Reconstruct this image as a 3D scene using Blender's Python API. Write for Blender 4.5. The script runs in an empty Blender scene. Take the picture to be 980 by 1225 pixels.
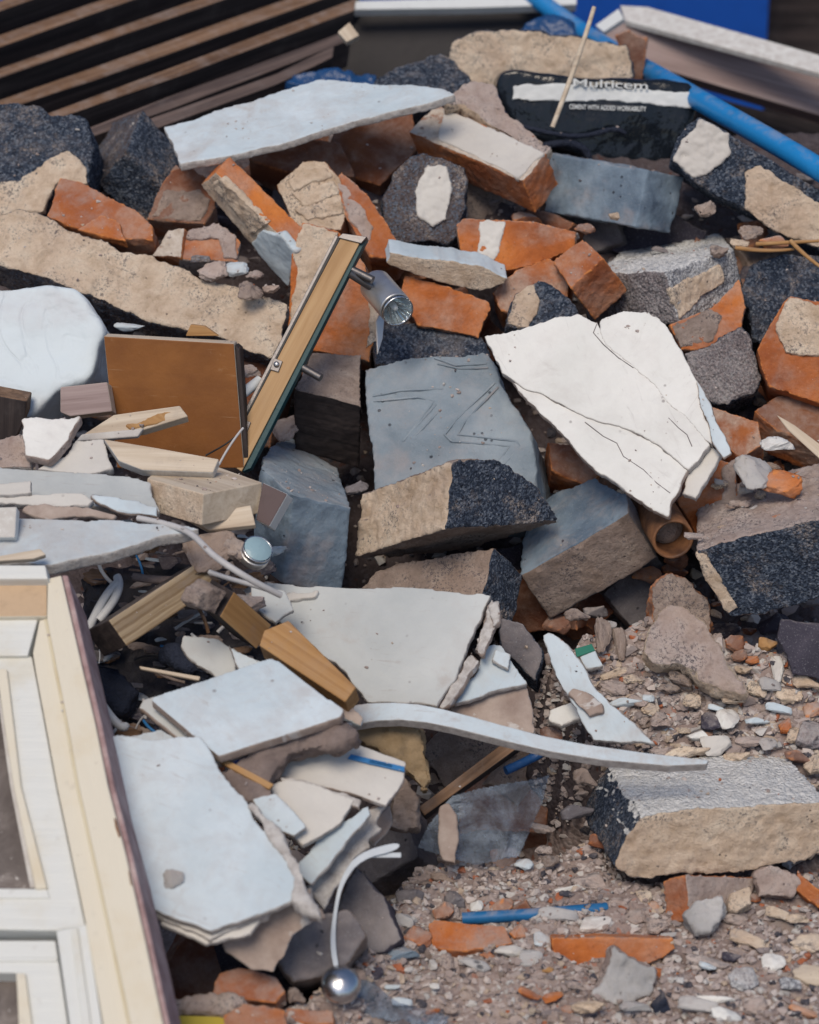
import bpy, bmesh, math, random, zlib
import numpy as np
from mathutils import Vector, Matrix, noise as mnoise

scene = bpy.context.scene
COL = scene.collection
RND = random.Random(7)

# ------------------------------------------------------------------ camera model
W, H = 980.0, 1225.0
FPX, CX, CY = 3000.0, 490.0, 612.5
PITCH = math.radians(22.0)
CAM = Vector((0, 0, 1.65))
FWD = Vector((0, math.cos(PITCH), -math.sin(PITCH)))
RIGHT = Vector((1, 0, 0))
UP = Vector((0, math.sin(PITCH), math.cos(PITCH)))

def ray(u, v):
    return FWD + RIGHT * ((u - CX) / FPX) + UP * ((CY - v) / FPX)
def at(u, v, dep):
    return CAM + ray(u, v) * dep
def px_of(p):
    q = p - CAM
    z = q.dot(FWD)
    return CX + FPX * q.dot(RIGHT) / z, CY - FPX * q.dot(UP) / z
def v2w(n):
    return (RIGHT * n[0] + UP * n[1] - FWD * n[2]).normalized()

# ------------------------------------------------------------------ the heap as a height field
PROF = [(1.5, -.03), (2.35, -.01), (2.49, .0), (2.8, .025), (2.95, .12), (3.2, .35), (3.5, .55), (3.9, .785), (4.1, .80), (4.4, .70), (4.9, .35), (5.4, .02), (6.0, -.05), (9, -.06)]
def smooth(t):
    t = max(0.0, min(1.0, t)); return t * t * (3 - 2 * t)
def prof(y):
    for (y0, z0), (y1, z1) in zip(PROF, PROF[1:]):
        if y <= y1:
            t = (y - y0) / (y1 - y0)
            return z0 + (z1 - z0) * max(0, min(1, t))
    return PROF[-1][1]
def heap(x, y):
    z = (prof(y - .05) + prof(y) + prof(y + .05)) / 3
    z += .13 * smooth((-x + .02) / .22) * smooth((y - 2.35) / .3) * smooth((3.5 - y) / .5)
    z -= .7 * smooth((abs(x) - 1.1) / 1.2) * max(0, z)
    return z
_rd = {}
def rdep(u, v):
    k = (round(u), round(v))
    if k in _rd: return _rd[k]
    r = ray(u, v); d = 2.0
    while d < 4.35:
        p = CAM + r * d
        if p.z < heap(p.x, p.y): break
        d += .01
    _rd[k] = d
    return d

# ------------------------------------------------------------------ node helper
class G:
    def __init__(s, nt): s.nt = nt
    def n(s, t, ins=None, **props):
        nd = s.nt.nodes.new(t)
        for k, v in props.items(): setattr(nd, k, v)
        for k, v in (ins or {}).items(): s.put(nd.inputs[k], v)
        return nd
    def put(s, sock, v):
        if isinstance(v, bpy.types.NodeSocket): s.nt.links.new(v, sock)
        elif isinstance(v, (tuple, list)) and len(v) == 3 and sock.type == 'RGBA': sock.default_value = (*v, 1)
        else: sock.default_value = v
    def noise(s, vec, scale, detail=4, rough=.55, dist=0.0):
        nd = s.n('ShaderNodeTexNoise', {'Vector': vec, 'Scale': scale, 'Detail': detail, 'Roughness': rough, 'Distortion': dist})
        return nd.outputs['Fac']
    def voro(s, vec, scale, feature='F1', out='Distance'):
        nd = s.n('ShaderNodeTexVoronoi', {'Vector': vec, 'Scale': scale}, feature=feature)
        return nd.outputs[out]
    def math(s, op, a, b=0.0, clamp=False):
        nd = s.n('ShaderNodeMath', {0: a, 1: b}, operation=op, use_clamp=clamp)
        return nd.outputs[0]
    def sm(s, f, lo, hi, a=0.0, b=1.0):
        nd = s.n('ShaderNodeMapRange', {'Value': f, 'From Min': lo, 'From Max': hi, 'To Min': a, 'To Max': b}, interpolation_type='SMOOTHSTEP')
        return nd.outputs['Result']
    def mix(s, f, a, b):
        nd = s.n('ShaderNodeMix', data_type='RGBA')
        s.put(nd.inputs[0], f); s.put(nd.inputs[6], a); s.put(nd.inputs[7], b)
        return nd.outputs[2]
    def mixf(s, f, a, b):
        nd = s.n('ShaderNodeMix', data_type='FLOAT')
        s.put(nd.inputs[0], f); s.put(nd.inputs[2], a); s.put(nd.inputs[3], b)
        return nd.outputs[0]
    def ramp(s, f, stops):
        nd = s.n('ShaderNodeValToRGB'); s.put(nd.inputs[0], f)
        cr = nd.color_ramp
        while len(cr.elements) < len(stops): cr.elements.new(.5)
        for e, (p, c) in zip(cr.elements, stops): e.position = p; e.color = (*c, 1)
        return nd.outputs[0]
    def scale(s, vec, v):
        nd = s.n('ShaderNodeVectorMath', {0: vec, 1: v}, operation='MULTIPLY'); return nd.outputs[0]

def h(*terms):  # helper marker
    return terms

# each kind: (g, vec, rnd) -> colour, roughness, height in metres
def k_brick(g, v, r, dust=.35, dull=0.0):
    pt = g.n('ShaderNodeNewGeometry').outputs['Pointiness']
    a = g.noise(v, 9, 4, .55)
    c = g.ramp(a, [(.32, (.26, .068, .022)), (.5, (.47, .138, .034)), (.66, (.60, .20, .048))])
    c = g.mix(g.sm(r, .3, 1, 0, .55), c, (.26, .085, .042))
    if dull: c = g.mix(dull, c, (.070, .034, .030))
    fine = g.noise(v, 210, 5, .75)
    c = g.mix(g.sm(fine, .55, .72, 0, .5), c, (.14, .05, .03))
    c = g.mix(g.sm(fine, .42, .30, 0, .4), c, (.58, .30, .17))
    film = g.sm(g.noise(v, 14, 6, .6, .5), .44 - dust * .12, .70 - dust * .12, 0, .16 + .65 * dust)
    c = g.mix(film, c, g.ramp(g.noise(v, 120, 5, .7), [(.35, (.36, .265, .21)), (.65, (.55, .46, .39))]))
    wear = g.math('ADD', pt, g.math('MULTIPLY', g.math('SUBTRACT', g.noise(v, 60, 4, .7), .5), .10))
    c = g.mix(g.sm(wear, .525, .565, 0, .85 - .6 * dull), c, (.62, .225, .065))
    c = g.mix(g.sm(wear, .475, .42, 0, .5), c, (.10, .05, .04))
    hgt = g.math('ADD', g.math('MULTIPLY', g.noise(v, 130, 6, .72), .0032), g.math('MULTIPLY', fine, .0012))
    return c, .92, hgt
def k_brickdull(g, v, r): return k_brick(g, v, r, .30, .72)  # dull brick, darkened further so shade in the gaps is in its colour
def k_brickdusty(g, v, r): return k_brick(g, v, r, .85, .15)
def k_coat(g, v, r):
    b, _, hb = k_brick(g, v, r, .3)
    m = g.sm(g.noise(v, 13, 6, .6, .6), .40, .47)
    c = g.ramp(g.noise(v, 60, 5, .6), [(.3, (.42, .34, .27)), (.6, (.60, .53, .46))])
    hh = g.math('ADD', hb, g.math('MULTIPLY', m, .002))
    return g.mix(m, b, c), .92, hh
def k_mortar(g, v, r, c0=(.49, .36, .25), c1=(.70, .56, .43), c2=(.78, .67, .54)):
    a = g.noise(v, 26, 7, .65, .3)
    c = g.ramp(a, [(.3, c0), (.5, c1), (.7, c2)])
    c = g.mix(g.sm(g.noise(v, 9, 3), .5, .7, 0, .35), c, (.50, .36, .27))
    pit = g.sm(g.voro(v, 95), .20, .05)
    pm = g.math('MULTIPLY', pit, g.sm(g.noise(v, 30, 2), .52, .64))
    c = g.mix(g.math('MULTIPLY', pm, .75), c, (.09, .075, .075))
    grain = g.noise(v, 420, 2, .7)
    c = g.mix(g.sm(grain, .56, .72, 0, .55), c, c0)
    c = g.mix(g.sm(g.noise(v, 170, 5, .75), .60, .74, 0, .55), c, tuple(x * .40 for x in c0))
    sc = g.math('MULTIPLY', g.sm(g.noise(v, 230, 4, .8), .50, .58), g.sm(g.noise(v, 13, 6, .75), .47, .62))
    c = g.mix(g.math('MULTIPLY', sc, .8), c, (.07, .065, .08))
    hh = g.math('ADD', g.math('MULTIPLY', g.noise(v, 75, 8, .75), .0075), g.math('MULTIPLY', pm, -.002))
    return c, .95, g.math('ADD', hh, g.math('MULTIPLY', grain, .0008))
def k_mortargrey(g, v, r): return k_mortar(g, v, r, (.36, .27, .235), (.50, .405, .365), (.60, .52, .48))
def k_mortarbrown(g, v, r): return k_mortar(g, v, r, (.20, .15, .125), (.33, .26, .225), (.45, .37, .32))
def k_cinder(g, v, r, lo=(.008, .013, .027), mid=(.034, .050, .082), fl=.8):
    sp = g.n('ShaderNodeSeparateColor', {'Color': g.voro(v, 330, out='Color')}).outputs[0]
    ns = g.noise(v, 260, 4, .8)
    f = g.math('ADD', g.math('MULTIPLY', sp, .45), g.math('MULTIPLY', ns, .75))
    c = g.ramp(f, [(.30, lo), (.62, mid), (.76, (.10, .125, .17)), (.92, (.20, .22, .255))])
    big = g.noise(v, 13, 6, .7)
    c = g.mix(g.math('MULTIPLY', g.sm(big, .50, .66, 0, fl), g.sm(g.noise(v, 150, 5, .8), .42, .58)), c, g.ramp(g.noise(v, 300, 4, .8), [(.38, (.16, .13, .125)), (.60, (.46, .39, .34))]))
    hh = g.math('ADD', g.math('MULTIPLY', g.voro(v, 300), -.0035), g.math('MULTIPLY', g.noise(v, 110, 6, .78), .0055))
    return c, .92, hh
def k_cinderdust(g, v, r): return k_cinder(g, v, r, (.05, .04, .045), (.13, .105, .105), .9)
def k_gran(g, v, r, lift=0.0):
    sp = g.noise(v, 330, 4, .8)
    big = g.noise(v, 20, 5, .65)
    f = g.math('ADD', g.math('MULTIPLY', sp, .75), g.math('MULTIPLY', big, .45 + lift))
    c = g.ramp(f, [(.46, (.04, .044, .06)), (.55, (.20, .20, .22)), (.63, (.44, .45, .47)), (.76, (.66, .66, .65))])
    hh = g.math('ADD', g.math('MULTIPLY', g.voro(v, 210), -.0035), g.math('MULTIPLY', g.noise(v, 110, 6, .75), .0045))
    return c, .92, hh
def k_granlight(g, v, r): return k_gran(g, v, r, .55)
def k_granpurple(g, v, r):
    c, a, b = k_gran(g, v, r, -.03)
    return g.mix(.6, c, g.ramp(g.noise(v, 260, 4, .8), [(.38, (.045, .038, .045)), (.62, (.32, .25, .24))])), a, b
def k_conc(g, v, r, c0=(.075, .11, .16), c1=(.165, .225, .29), c2=(.29, .355, .425), pk=.8):
    c = g.ramp(g.noise(v, 11, 6, .6, .4), [(.3, c0), (.52, c1), (.72, c2)])
    c = g.mix(g.sm(g.noise(v, 7, 5, .6), .54, .72, 0, pk), c, (.36, .29, .265))
    c = g.mix(g.sm(g.noise(v, 380, 3, .7), .57, .68, 0, .4), c, (.30, .31, .33))
    pm = g.math('MULTIPLY', g.sm(g.voro(v, 60), .17, .06), g.sm(g.noise(v, 21, 2), .5, .6))
    c = g.mix(g.math('MULTIPLY', pm, .8), c, (.03, .035, .05))
    hh = g.math('ADD', g.math('MULTIPLY', g.noise(v, 60, 8, .72), .0036), g.math('MULTIPLY', pm, -.003))
    return c, .85, hh
def k_concslab(g, v, r): return k_conc(g, v, r, (.16, .205, .245), (.235, .285, .33), (.315, .365, .405), .5)
def k_concdirty(g, v, r): return k_conc(g, v, r, (.08, .075, .085), (.165, .15, .158), (.26, .235, .235), .5)
def k_concpale(g, v, r): return k_conc(g, v, r, (.30, .295, .295), (.42, .41, .405), (.54, .525, .51), .6)
def k_slate(g, v, r): return k_conc(g, v, r, (.030, .028, .042), (.05, .045, .065), (.085, .075, .10), .25)
def k_plaster(g, v, r, c0=(.42, .50, .55), c1=(.56, .635, .685), dirt=.7):  # bluish base: sky light on the boards is put into the colour
    c = g.ramp(g.noise(v, 6, 5, .6, .3), [(.3, c0), (.65, c1)])
    c = g.mix(g.sm(g.noise(v, 15, 7, .7, .8), .55, .78, 0, dirt), c, (.40, .37, .35))
    vs = g.scale(v, (30, 340, 100))
    c = g.mix(g.math('MULTIPLY', g.sm(g.noise(vs, 1, 2), .70, .76, 0, .30), g.sm(g.noise(v, 12, 2), .5, .65)), c, (.30, .30, .31))
    sp = g.math('MULTIPLY', g.sm(g.voro(v, 42), .14, .05), g.sm(g.noise(v, 18, 2), .56, .62))
    c = g.mix(g.math('MULTIPLY', sp, .65), c, (.16, .14, .14))
    pt = g.n('ShaderNodeNewGeometry').outputs['Pointiness']
    ed = g.math('ADD', pt, g.math('MULTIPLY', g.math('SUBTRACT', g.noise(v, 70, 5, .7), .5), .14))
    c = g.mix(g.sm(ed, .53, .58, 0, .6), c, (.40, .36, .33))
    sm_ = g.sm(g.noise(g.scale(v, (5, 30, 5)), 3, 6, .7, 1.5), .58, .72, 0, dirt * .8)
    c = g.mix(sm_, c, (.36, .34, .33))
    c = g.mix(g.sm(g.noise(v, 5, 5, .65, .5), .50, .68, 0, dirt * .7), c, (.42, .385, .365))
    return c, .7, g.math('MULTIPLY', g.noise(v, 35, 6, .6), .0018)
def k_plasterwhite(g, v, r): return k_plaster(g, v, r, (.62, .625, .60), (.72, .715, .69), .4)
def k_plastercream(g, v, r): return k_plaster(g, v, r, (.49, .47, .44), (.60, .58, .545), .4)
def k_plasterdusty(g, v, r): return k_plaster(g, v, r, (.38, .405, .41), (.51, .53, .525), .75)
def k_gyps(g, v, r):
    c = g.ramp(g.noise(v, 70, 6, .7), [(.3, (.30, .27, .255)), (.6, (.52, .50, .48))])
    return c, .95, g.math('MULTIPLY', g.noise(v, 150, 6, .7), .002)
def k_paper(g, v, r):
    c = g.ramp(g.noise(v, 20, 6, .65), [(.3, (.25, .185, .155)), (.65, (.42, .345, .30))])
    c = g.mix(g.sm(g.noise(v, 11, 6, .6, 1.), .56, .60, 0, .7), c, (.56, .55, .54))
    return c, .85, g.math('MULTIPLY', g.noise(v, 50, 6, .65), .0015)
def k_wood(g, v, r, c0=(.28, .18, .095), c1=(.44, .31, .17), c2=(.55, .41, .25), dirt=.3, sc=1.0):
    vs = g.scale(v, (3, 75, 75))
    w = g.noise(vs, sc, 5, .6, .8)
    c = g.ramp(w, [(.32, c0), (.5, c1), (.66, c2)])
    fine = g.noise(g.scale(v, (14, 420, 420)), 1, 3, .6)
    c = g.mix(g.sm(fine, .55, .7, 0, .35), c, c0)
    c = g.mix(g.sm(g.noise(v, 13, 6, .7), .5, .75, 0, dirt), c, (.22, .19, .18))
    return c, .75, g.math('ADD', g.math('MULTIPLY', w, .0006), g.math('MULTIPLY', fine, .0003))
def k_woodpale(g, v, r): return k_wood(g, v, r, (.43, .345, .26), (.53, .445, .345), (.60, .52, .42), .5)
def k_woodtan(g, v, r): return k_wood(g, v, r, (.27, .14, .05), (.36, .195, .075), (.42, .25, .11), .35)
def k_woodgrain(g, v, r):
    c, a, b = k_wood(g, v, r, (.19, .13, .075), (.35, .265, .165), (.42, .33, .22), .55)
    w = g.n('ShaderNodeTexWave', {'Vector': v, 'Scale': 32.0, 'Distortion': 1.2, 'Detail': 2.0, 'Detail Scale': 1.2}, bands_direction='Y').outputs['Fac']
    return g.mix(g.sm(w, .62, .92, 0, .55), c, (.15, .09, .04)), a, b
def k_woodply(g, v, r):
    pt = g.n('ShaderNodeNewGeometry').outputs['Pointiness']
    c = g.ramp(g.noise(v, 9, 5, .6, .4), [(.3, (.175, .062, .014)), (.6, (.25, .096, .022))])
    c = g.mix(g.sm(g.noise(g.scale(v, (4, 60, 60)), 1, 4, .6), .5, .75, 0, .25), c, (.15, .052, .014))
    c = g.mix(g.sm(g.noise(v, 40, 6, .75), .60, .74, 0, .4), c, (.36, .22, .12))
    c = g.mix(g.math('MULTIPLY', g.sm(g.noise(g.scale(v, (10, 220, 60)), 1, 2), .70, .74), .35), c, (.42, .28, .16))
    return c, .6, g.math('MULTIPLY', g.noise(v, 60, 5, .6), .0008)
def k_wooddark(g, v, r): return k_wood(g, v, r, (.012, .009, .010), (.027, .020, .020), (.048, .036, .034), .15)
def k_woodslat(g, v, r): return k_wood(g, v, r, (.08, .042, .022), (.17, .095, .052), (.25, .15, .09), .3)
def k_woodslatdark(g, v, r): return k_wood(g, v, r, (.05, .034, .030), (.11, .078, .066), (.17, .12, .10), .3)
def k_woodpink(g, v, r): return k_wood(g, v, r, (.21, .15, .14), (.31, .235, .225), (.40, .32, .30), .5, .6)
def k_rail(g, v, r): return k_wood(g, v, r, (.36, .215, .10), (.43, .27, .135), (.48, .32, .17), .1)
def k_paint(g, v, r, base=(.64, .65, .625), old=(.58, .54, .44), amt=.7):
    c = g.mix(g.sm(g.noise(g.scale(v, (1, 1.0, 1)), 9, 5, .6), .48, .75, 0, amt), base, old)
    c = g.mix(g.sm(g.noise(v, 26, 7, .75, .6), .68, .72, 0, .8), c, (.20, .13, .085))
    c = g.mix(g.sm(g.noise(v, 60, 4), .62, .78, 0, .25), c, (.34, .30, .26))
    return c, .45, g.math('MULTIPLY', g.noise(g.scale(v, (8, 120, 60)), 1, 4), .0015)
def k_paintcream(g, v, r): return k_paint(g, v, r, (.66, .61, .50), (.60, .50, .34), .6)
def k_paintold(g, v, r): return k_paint(g, v, r, (.60, .54, .40), (.50, .41, .26), .8)
def k_paintedge(g, v, r):
    c = g.ramp(g.noise(v, 24, 6, .7), [(.3, (.17, .10, .10)), (.5, (.34, .23, .23)), (.7, (.46, .36, .35))])
    return c, .8, g.math('MULTIPLY', g.noise(v, 70, 6, .7), .002)
def k_soil(g, v, r):
    a = g.noise(v, 14, 8, .7, .4)
    c = g.ramp(a, [(.3, (.15, .112, .10)), (.5, (.28, .218, .198)), (.7, (.42, .345, .315))])
    gr = g.voro(v, 160, out='Color')
    s = g.n('ShaderNodeSeparateColor', {'Color': gr})
    c = g.mix(g.sm(s.outputs[0], .7, .95, 0, .6), c, (.40, .34, .32))
    c = g.mix(g.sm(s.outputs[1], .95, .98, 0, .5), c, (.34, .10, .04))
    hh = g.math('ADD', g.math('MULTIPLY', g.voro(v, 130), -.003), g.math('MULTIPLY', a, .006))
    return c, .97, g.math('ADD', hh, g.math('MULTIPLY', g.noise(v, 240, 5, .7), .0015))
def flat(col, rough, hs=60, ha=.0008, var=.2, metal=0.0):
    def f(g, v, r):
        d = tuple(x * .55 for x in col)
        c = g.mix(g.sm(g.noise(v, 30, 5, .65), .45, .75, 0, var), col, d)
        return c, rough, g.math('MULTIPLY', g.noise(v, hs, 4, .6), ha)
    f.metal = metal
    return f
def k_sack(g, v, r):
    c = g.mix(g.sm(g.noise(v, 7, 5, .6), .45, .7, 0, .5), (.58, .65, .69), (.45, .42, .43))
    cr = g.math('ABSOLUTE', g.math('SUBTRACT', g.noise(v, 9, 3, .5, 1.2), .5))
    return c, .62, g.math('ADD', g.math('MULTIPLY', g.noise(v, 14, 4, .5, .6), .005), g.math('MULTIPLY', g.sm(cr, 0, .07), .0009))
def k_cloth(g, v, r, c0=(.15, .115, .105), c1=(.27, .215, .195)):
    c = g.ramp(g.noise(v, 30, 6, .7), [(.3, c0), (.7, c1)])
    w = g.noise(g.scale(v, (900, 900, 200)), 1, 1)
    return c, .95, g.math('ADD', g.math('MULTIPLY', w, .001), g.math('MULTIPLY', g.noise(v, 40, 6, .7, .8), .005))
def k_sacking(g, v, r): return k_cloth(g, v, r, (.22, .155, .085), (.36, .27, .17))
def k_glassdirty(g, v, r):
    c = g.ramp(g.noise(v, 17, 7, .7, .8), [(.3, (.075, .060, .052)), (.55, (.16, .135, .12)), (.72, (.34, .30, .27))])
    c = g.mix(g.sm(g.noise(v, 120, 3, .7), .66, .70, 0, .8), c, (.6, .57, .53))
    return c, .22, g.math('MULTIPLY', g.noise(v, 40, 4), .0008)
def k_clay(g, v, r):
    c = g.ramp(g.noise(v, 30, 6, .6), [(.3, (.07, .032, .018)), (.6, (.25, .115, .052))])
    return c, .55, g.math('MULTIPLY', g.noise(v, 90, 5), .001)
KINDS = {k[2:]: v for k, v in list(globals().items()) if k.startswith('k_')}
KINDS.update(
    bluepipe=flat((.012, .20, .50), .38, var=.35), bluestub=flat((.012, .13, .32), .5, var=.5), hoarding=flat((.005, .065, .34), .45, var=.3), navy=flat((.012, .014, .022), .6),
    blackplastic=flat((.008, .011, .016), .16, 13, .007), white=flat((.60, .62, .62), .5), print=flat((.62, .64, .64), .5, var=.1),
    panelbrown=flat((.012, .010, .013), .6, var=.5), sawnbrown=flat((.10, .07, .07), .7, var=.5), steel=flat((.42, .42, .43), .35, metal=1.0), darksteel=flat((.16, .15, .15), .45, metal=.9),
    aluminium=flat((.55, .54, .53), .38, 80, .0006, metal=.85), chrome=flat((.55, .56, .58), .27, metal=1.0), lens=flat((.70, .76, .78), .10, metal=.9),
    coverglass=flat((.26, .38, .43), .15, 300, .0006, .3), teal=flat((.006, .050, .060), .5), rubber=flat((.014, .014, .016), .5), cable=flat((.46, .45, .45), .5, var=.4), cablewhite=flat((.58, .60, .62), .5, var=.4),
    ribbon=flat((.46, .51, .56), .4), bluetape=flat((.03, .17, .40), .5), bluebag=flat((.008, .04, .26), .3, 60, .004), bluetarp=flat((.012, .055, .16), .35, 30, .006), headwood=flat((.50, .36, .235), .8, 120, .001, .4),
    green=flat((.015, .16, .11), .4), yellow=flat((.5, .40, .06), .5), debrisfilm=flat((.045, .042, .05), .6, 90, .004, .7), sootblue=flat((.016, .022, .042), .8, 120, .008, .5))

_mats = {}
DUST = {'brick': .55, 'brickdull': .4, 'conc': .5, 'cinder': .35, 'slate': .4, 'concdirty': .4, 'plaster': .25, 'plasterwhite': .2, 'woodply': .2, 'woodtan': .15, 'woodgrain': .3, 'coat': .3, 'chrome': .35, 'concslab': .35, 'bluepipe': .35, 'aluminium': .5, 'bluestub': .5, 'woodslat': .25, 'rail': .2}
def mat(face, sa=None, sb=None, dust=None):
    if dust is None: dust = DUST.get(face, 0)
    key = (face, sa, sb, dust)
    if key in _mats: return _mats[key]
    m = bpy.data.materials.new('_'.join(str(x) for x in key[:3] if x)); m.use_nodes = True
    nt = m.node_tree; nt.nodes.clear(); g = G(nt)
    tc = g.n('ShaderNodeTexCoord'); oi = g.n('ShaderNodeObjectInfo')
    off = g.n('ShaderNodeVectorMath', {0: (7.3, 13.1, 5.7)}, operation='SCALE'); g.put(off.inputs['Scale'], oi.outputs['Random'])
    v = g.n('ShaderNodeVectorMath', {0: tc.outputs['Object'], 1: off.outputs[0]}, operation='ADD').outputs[0]
    r = oi.outputs['Random']
    c, ro, hh = KINDS[face](g, v, r)
    if sa:
        nz = g.n('ShaderNodeSeparateXYZ', {0: tc.outputs['Normal']})
        ax, ay, az = [g.math('ABSOLUTE', o) for o in nz.outputs]
        wob = g.math('MULTIPLY', g.math('SUBTRACT', g.noise(v, 26, 9, .82), .5), 1.55)
        def blend(f, A, B): return g.mix(f, A[0], B[0]), g.mixf(f, A[1], B[1]), g.mixf(f, A[2], B[2])
        side = KINDS[sa](g, v, r)
        if sb and sb != sa:
            f = g.sm(g.math('ADD', g.math('SUBTRACT', ax, ay), wob), -.06, .06)
            side = blend(f, side, KINDS[sb](g, v, r))
        f = g.sm(g.math('ADD', az, wob), .70, .58)
        c, ro, hh = blend(f, (c, ro, hh), side)
    if dust:
        gn = g.n('ShaderNodeNewGeometry')
        up = g.n('ShaderNodeSeparateXYZ', {0: gn.outputs['Normal']}).outputs[2]
        d = g.math('MULTIPLY', g.sm(up, .45, .95), g.sm(g.noise(v, 24, 7, .72, .5), .42, .66, 0, dust))
        c = g.mix(d, c, (.38, .335, .315))
    b = g.n('ShaderNodeBump', {'Height': hh, 'Distance': 1.0, 'Strength': 1.0})
    p = g.n('ShaderNodeBsdfPrincipled', {'Base Color': c, 'Roughness': ro, 'Normal': b.outputs[0], 'Metallic': getattr(KINDS[face], 'metal', 0.0)})
    p.inputs['Specular IOR Level'].default_value = .35
    o = g.n('ShaderNodeOutputMaterial', {'Surface': p.outputs[0]})
    _mats[key] = m
    return m

# ------------------------------------------------------------------ textures for real displacement
_tex = {}
def tex(kind, size, depth=4):
    k = (kind, size, depth)
    if k not in _tex:
        t = bpy.data.textures.new('%s_%g' % (kind.lower(), size), kind)
        t.noise_scale = size
        if kind == 'CLOUDS': t.noise_depth = depth; t.noise_basis = 'ORIGINAL_PERLIN'
        _tex[k] = t
    return _tex[k]

# preset: voxel, smooth iterations, [(texture size, strength)...]
PRESET = {
    'rough':  (.0034, 2, [(.055, .018), (.022, .010), (.0065, .0045)]),
    'patch':  (.0026, 1, [(.030, .010), (.011, .007), (.0045, .004)]),
    'bag':    (.0050, 26, [(.120, .022), (.05, .006)]),
    'sack':   (.0050, 22, [(.120, .030), (.035, .003)]),
    'cinder': (.0036, 2, [(.060, .010), (.012, .008), (.0045, .006)]),
    'block':  (.0034, 2, [(.070, .009), (.018, .005), (.006, .0026)]),
    'brick':  (.0025, 1, [(.050, .0045), (.014, .0045), (.005, .0022)]),
    'board':  (.0024, 1, [(.120, .004), (.012, .0016), (.005, .001)]),
    'sheet':  (.0024, 1, [(.060, .010), (.010, .002)]),
    'pillow': (.0050, 26, [(.090, .034), (.030, .006)]),
    'rag':    (.0034, 6, [(.050, .035), (.016, .014)]),
    'lump':   (.0030, 6, [(.040, .022), (.012, .010), (.005, .0055)]),
}
def finish(o, preset):
    if preset in ('wood', 'crisp'):
        b = o.modifiers.new('bevel', 'BEVEL'); b.width = .0016 if preset == 'wood' else .0006; b.segments = 2; b.limit_method = 'ANGLE'
        return
    vox, it, dl = PRESET[preset]
    r = o.modifiers.new('remesh', 'REMESH'); r.mode = 'VOXEL'; r.voxel_size = vox; r.use_smooth_shade = True
    if it:
        s = o.modifiers.new('soften', 'SMOOTH'); s.factor = .5; s.iterations = it
    for size, st in dl:
        d = o.modifiers.new('wear', 'DISPLACE'); d.texture = tex('CLOUDS', size); d.strength = st; d.mid_level = .5
        d.texture_coords = 'GLOBAL'

def new_obj(name, me, M, parent=None):
    o = bpy.data.objects.new(name, me); COL.objects.link(o)
    if parent is None: o.matrix_world = M
    else:
        o.parent = parent.o; o.matrix_parent_inverse = parent.M.inverted(); o.matrix_basis = M
    return o
def tag(o, label=None, cat=None, group=None, kind=None):
    if label: o['label'] = label
    if cat: o['category'] = cat
    if group: o['group'] = group
    if kind: o['kind'] = kind
    return o
def to_mesh_all():
    bpy.context.view_layer.update()
    dg = bpy.context.evaluated_depsgraph_get()
    for o in [x for x in COL.objects if x.type in ('CURVE', 'FONT')]:
        me = bpy.data.meshes.new_from_object(o.evaluated_get(dg), preserve_all_data_layers=False, depsgraph=dg)
        nm = o.name; o.name = 'gone'
        if o.type == 'CURVE': me.polygons.foreach_set('use_smooth', [True] * len(me.polygons))
        q = bpy.data.objects.new(nm, me); COL.objects.link(q)
        q.parent = o.parent; q.matrix_parent_inverse = o.matrix_parent_inverse.copy(); q.matrix_basis = o.matrix_basis.copy()
        for k in ('label', 'category', 'group', 'kind'):
            if k in o: q[k] = o[k]
        for ch in list(o.children):
            mi = ch.matrix_parent_inverse.copy(); mb = ch.matrix_basis.copy()
            ch.parent = q; ch.matrix_parent_inverse = mi; ch.matrix_basis = mb
        bpy.data.objects.remove(o)
class T:  # a thing or part: object, matrix, planes of its three visible faces
    def __init__(s, o, M, planes=None): s.o, s.M, s.planes = o, M, planes or {}
def empty(name, label, cat, P, X=Vector((1, 0, 0)), Z=Vector((0, 0, 1)), group=None):
    M = frame(P, X, Z)
    o = new_obj(name, None, M); o.empty_display_size = .05
    tag(o, label, cat, group)
    return T(o, M)
def frame(P, X, Z):
    Z = Z.normalized(); X = (X - Z * X.dot(Z)).normalized(); Y = Z.cross(X)
    return Matrix(((X.x, Y.x, Z.x, P.x), (X.y, Y.y, Z.y, P.y), (X.z, Y.z, Z.z, P.z), (0, 0, 0, 1)))

def solve_z(a, b, c):
    """depth offsets of the three neighbours of a box corner from their image vectors"""
    L = [math.hypot(*q) for q in (a, b, c)]
    best = None; g = np.linspace(-1.6, 0, 33)
    A, B, C = np.meshgrid(g * L[0], g * L[1], g * L[2], indexing='ij')
    na, nb, nc = np.sqrt(L[0]**2 + A**2), np.sqrt(L[1]**2 + B**2), np.sqrt(L[2]**2 + C**2)
    e = ((a[0]*b[0]+a[1]*b[1]+A*B)/(na*nb))**2 + ((a[0]*c[0]+a[1]*c[1]+A*C)/(na*nc))**2 + ((c[0]*b[0]+c[1]*b[1]+C*B)/(nc*nb))**2
    e = e + .03 * ((A/L[0])**2 + (B/L[1])**2 + (C/L[2])**2)
    i = np.unravel_index(np.argmin(e), e.shape)
    return float(A[i]), float(B[i]), float(C[i])

def hit(u, v, p0, n):
    r = ray(u, v); return CAM + r * ((p0 - CAM).dot(n) / r.dot(n))

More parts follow.
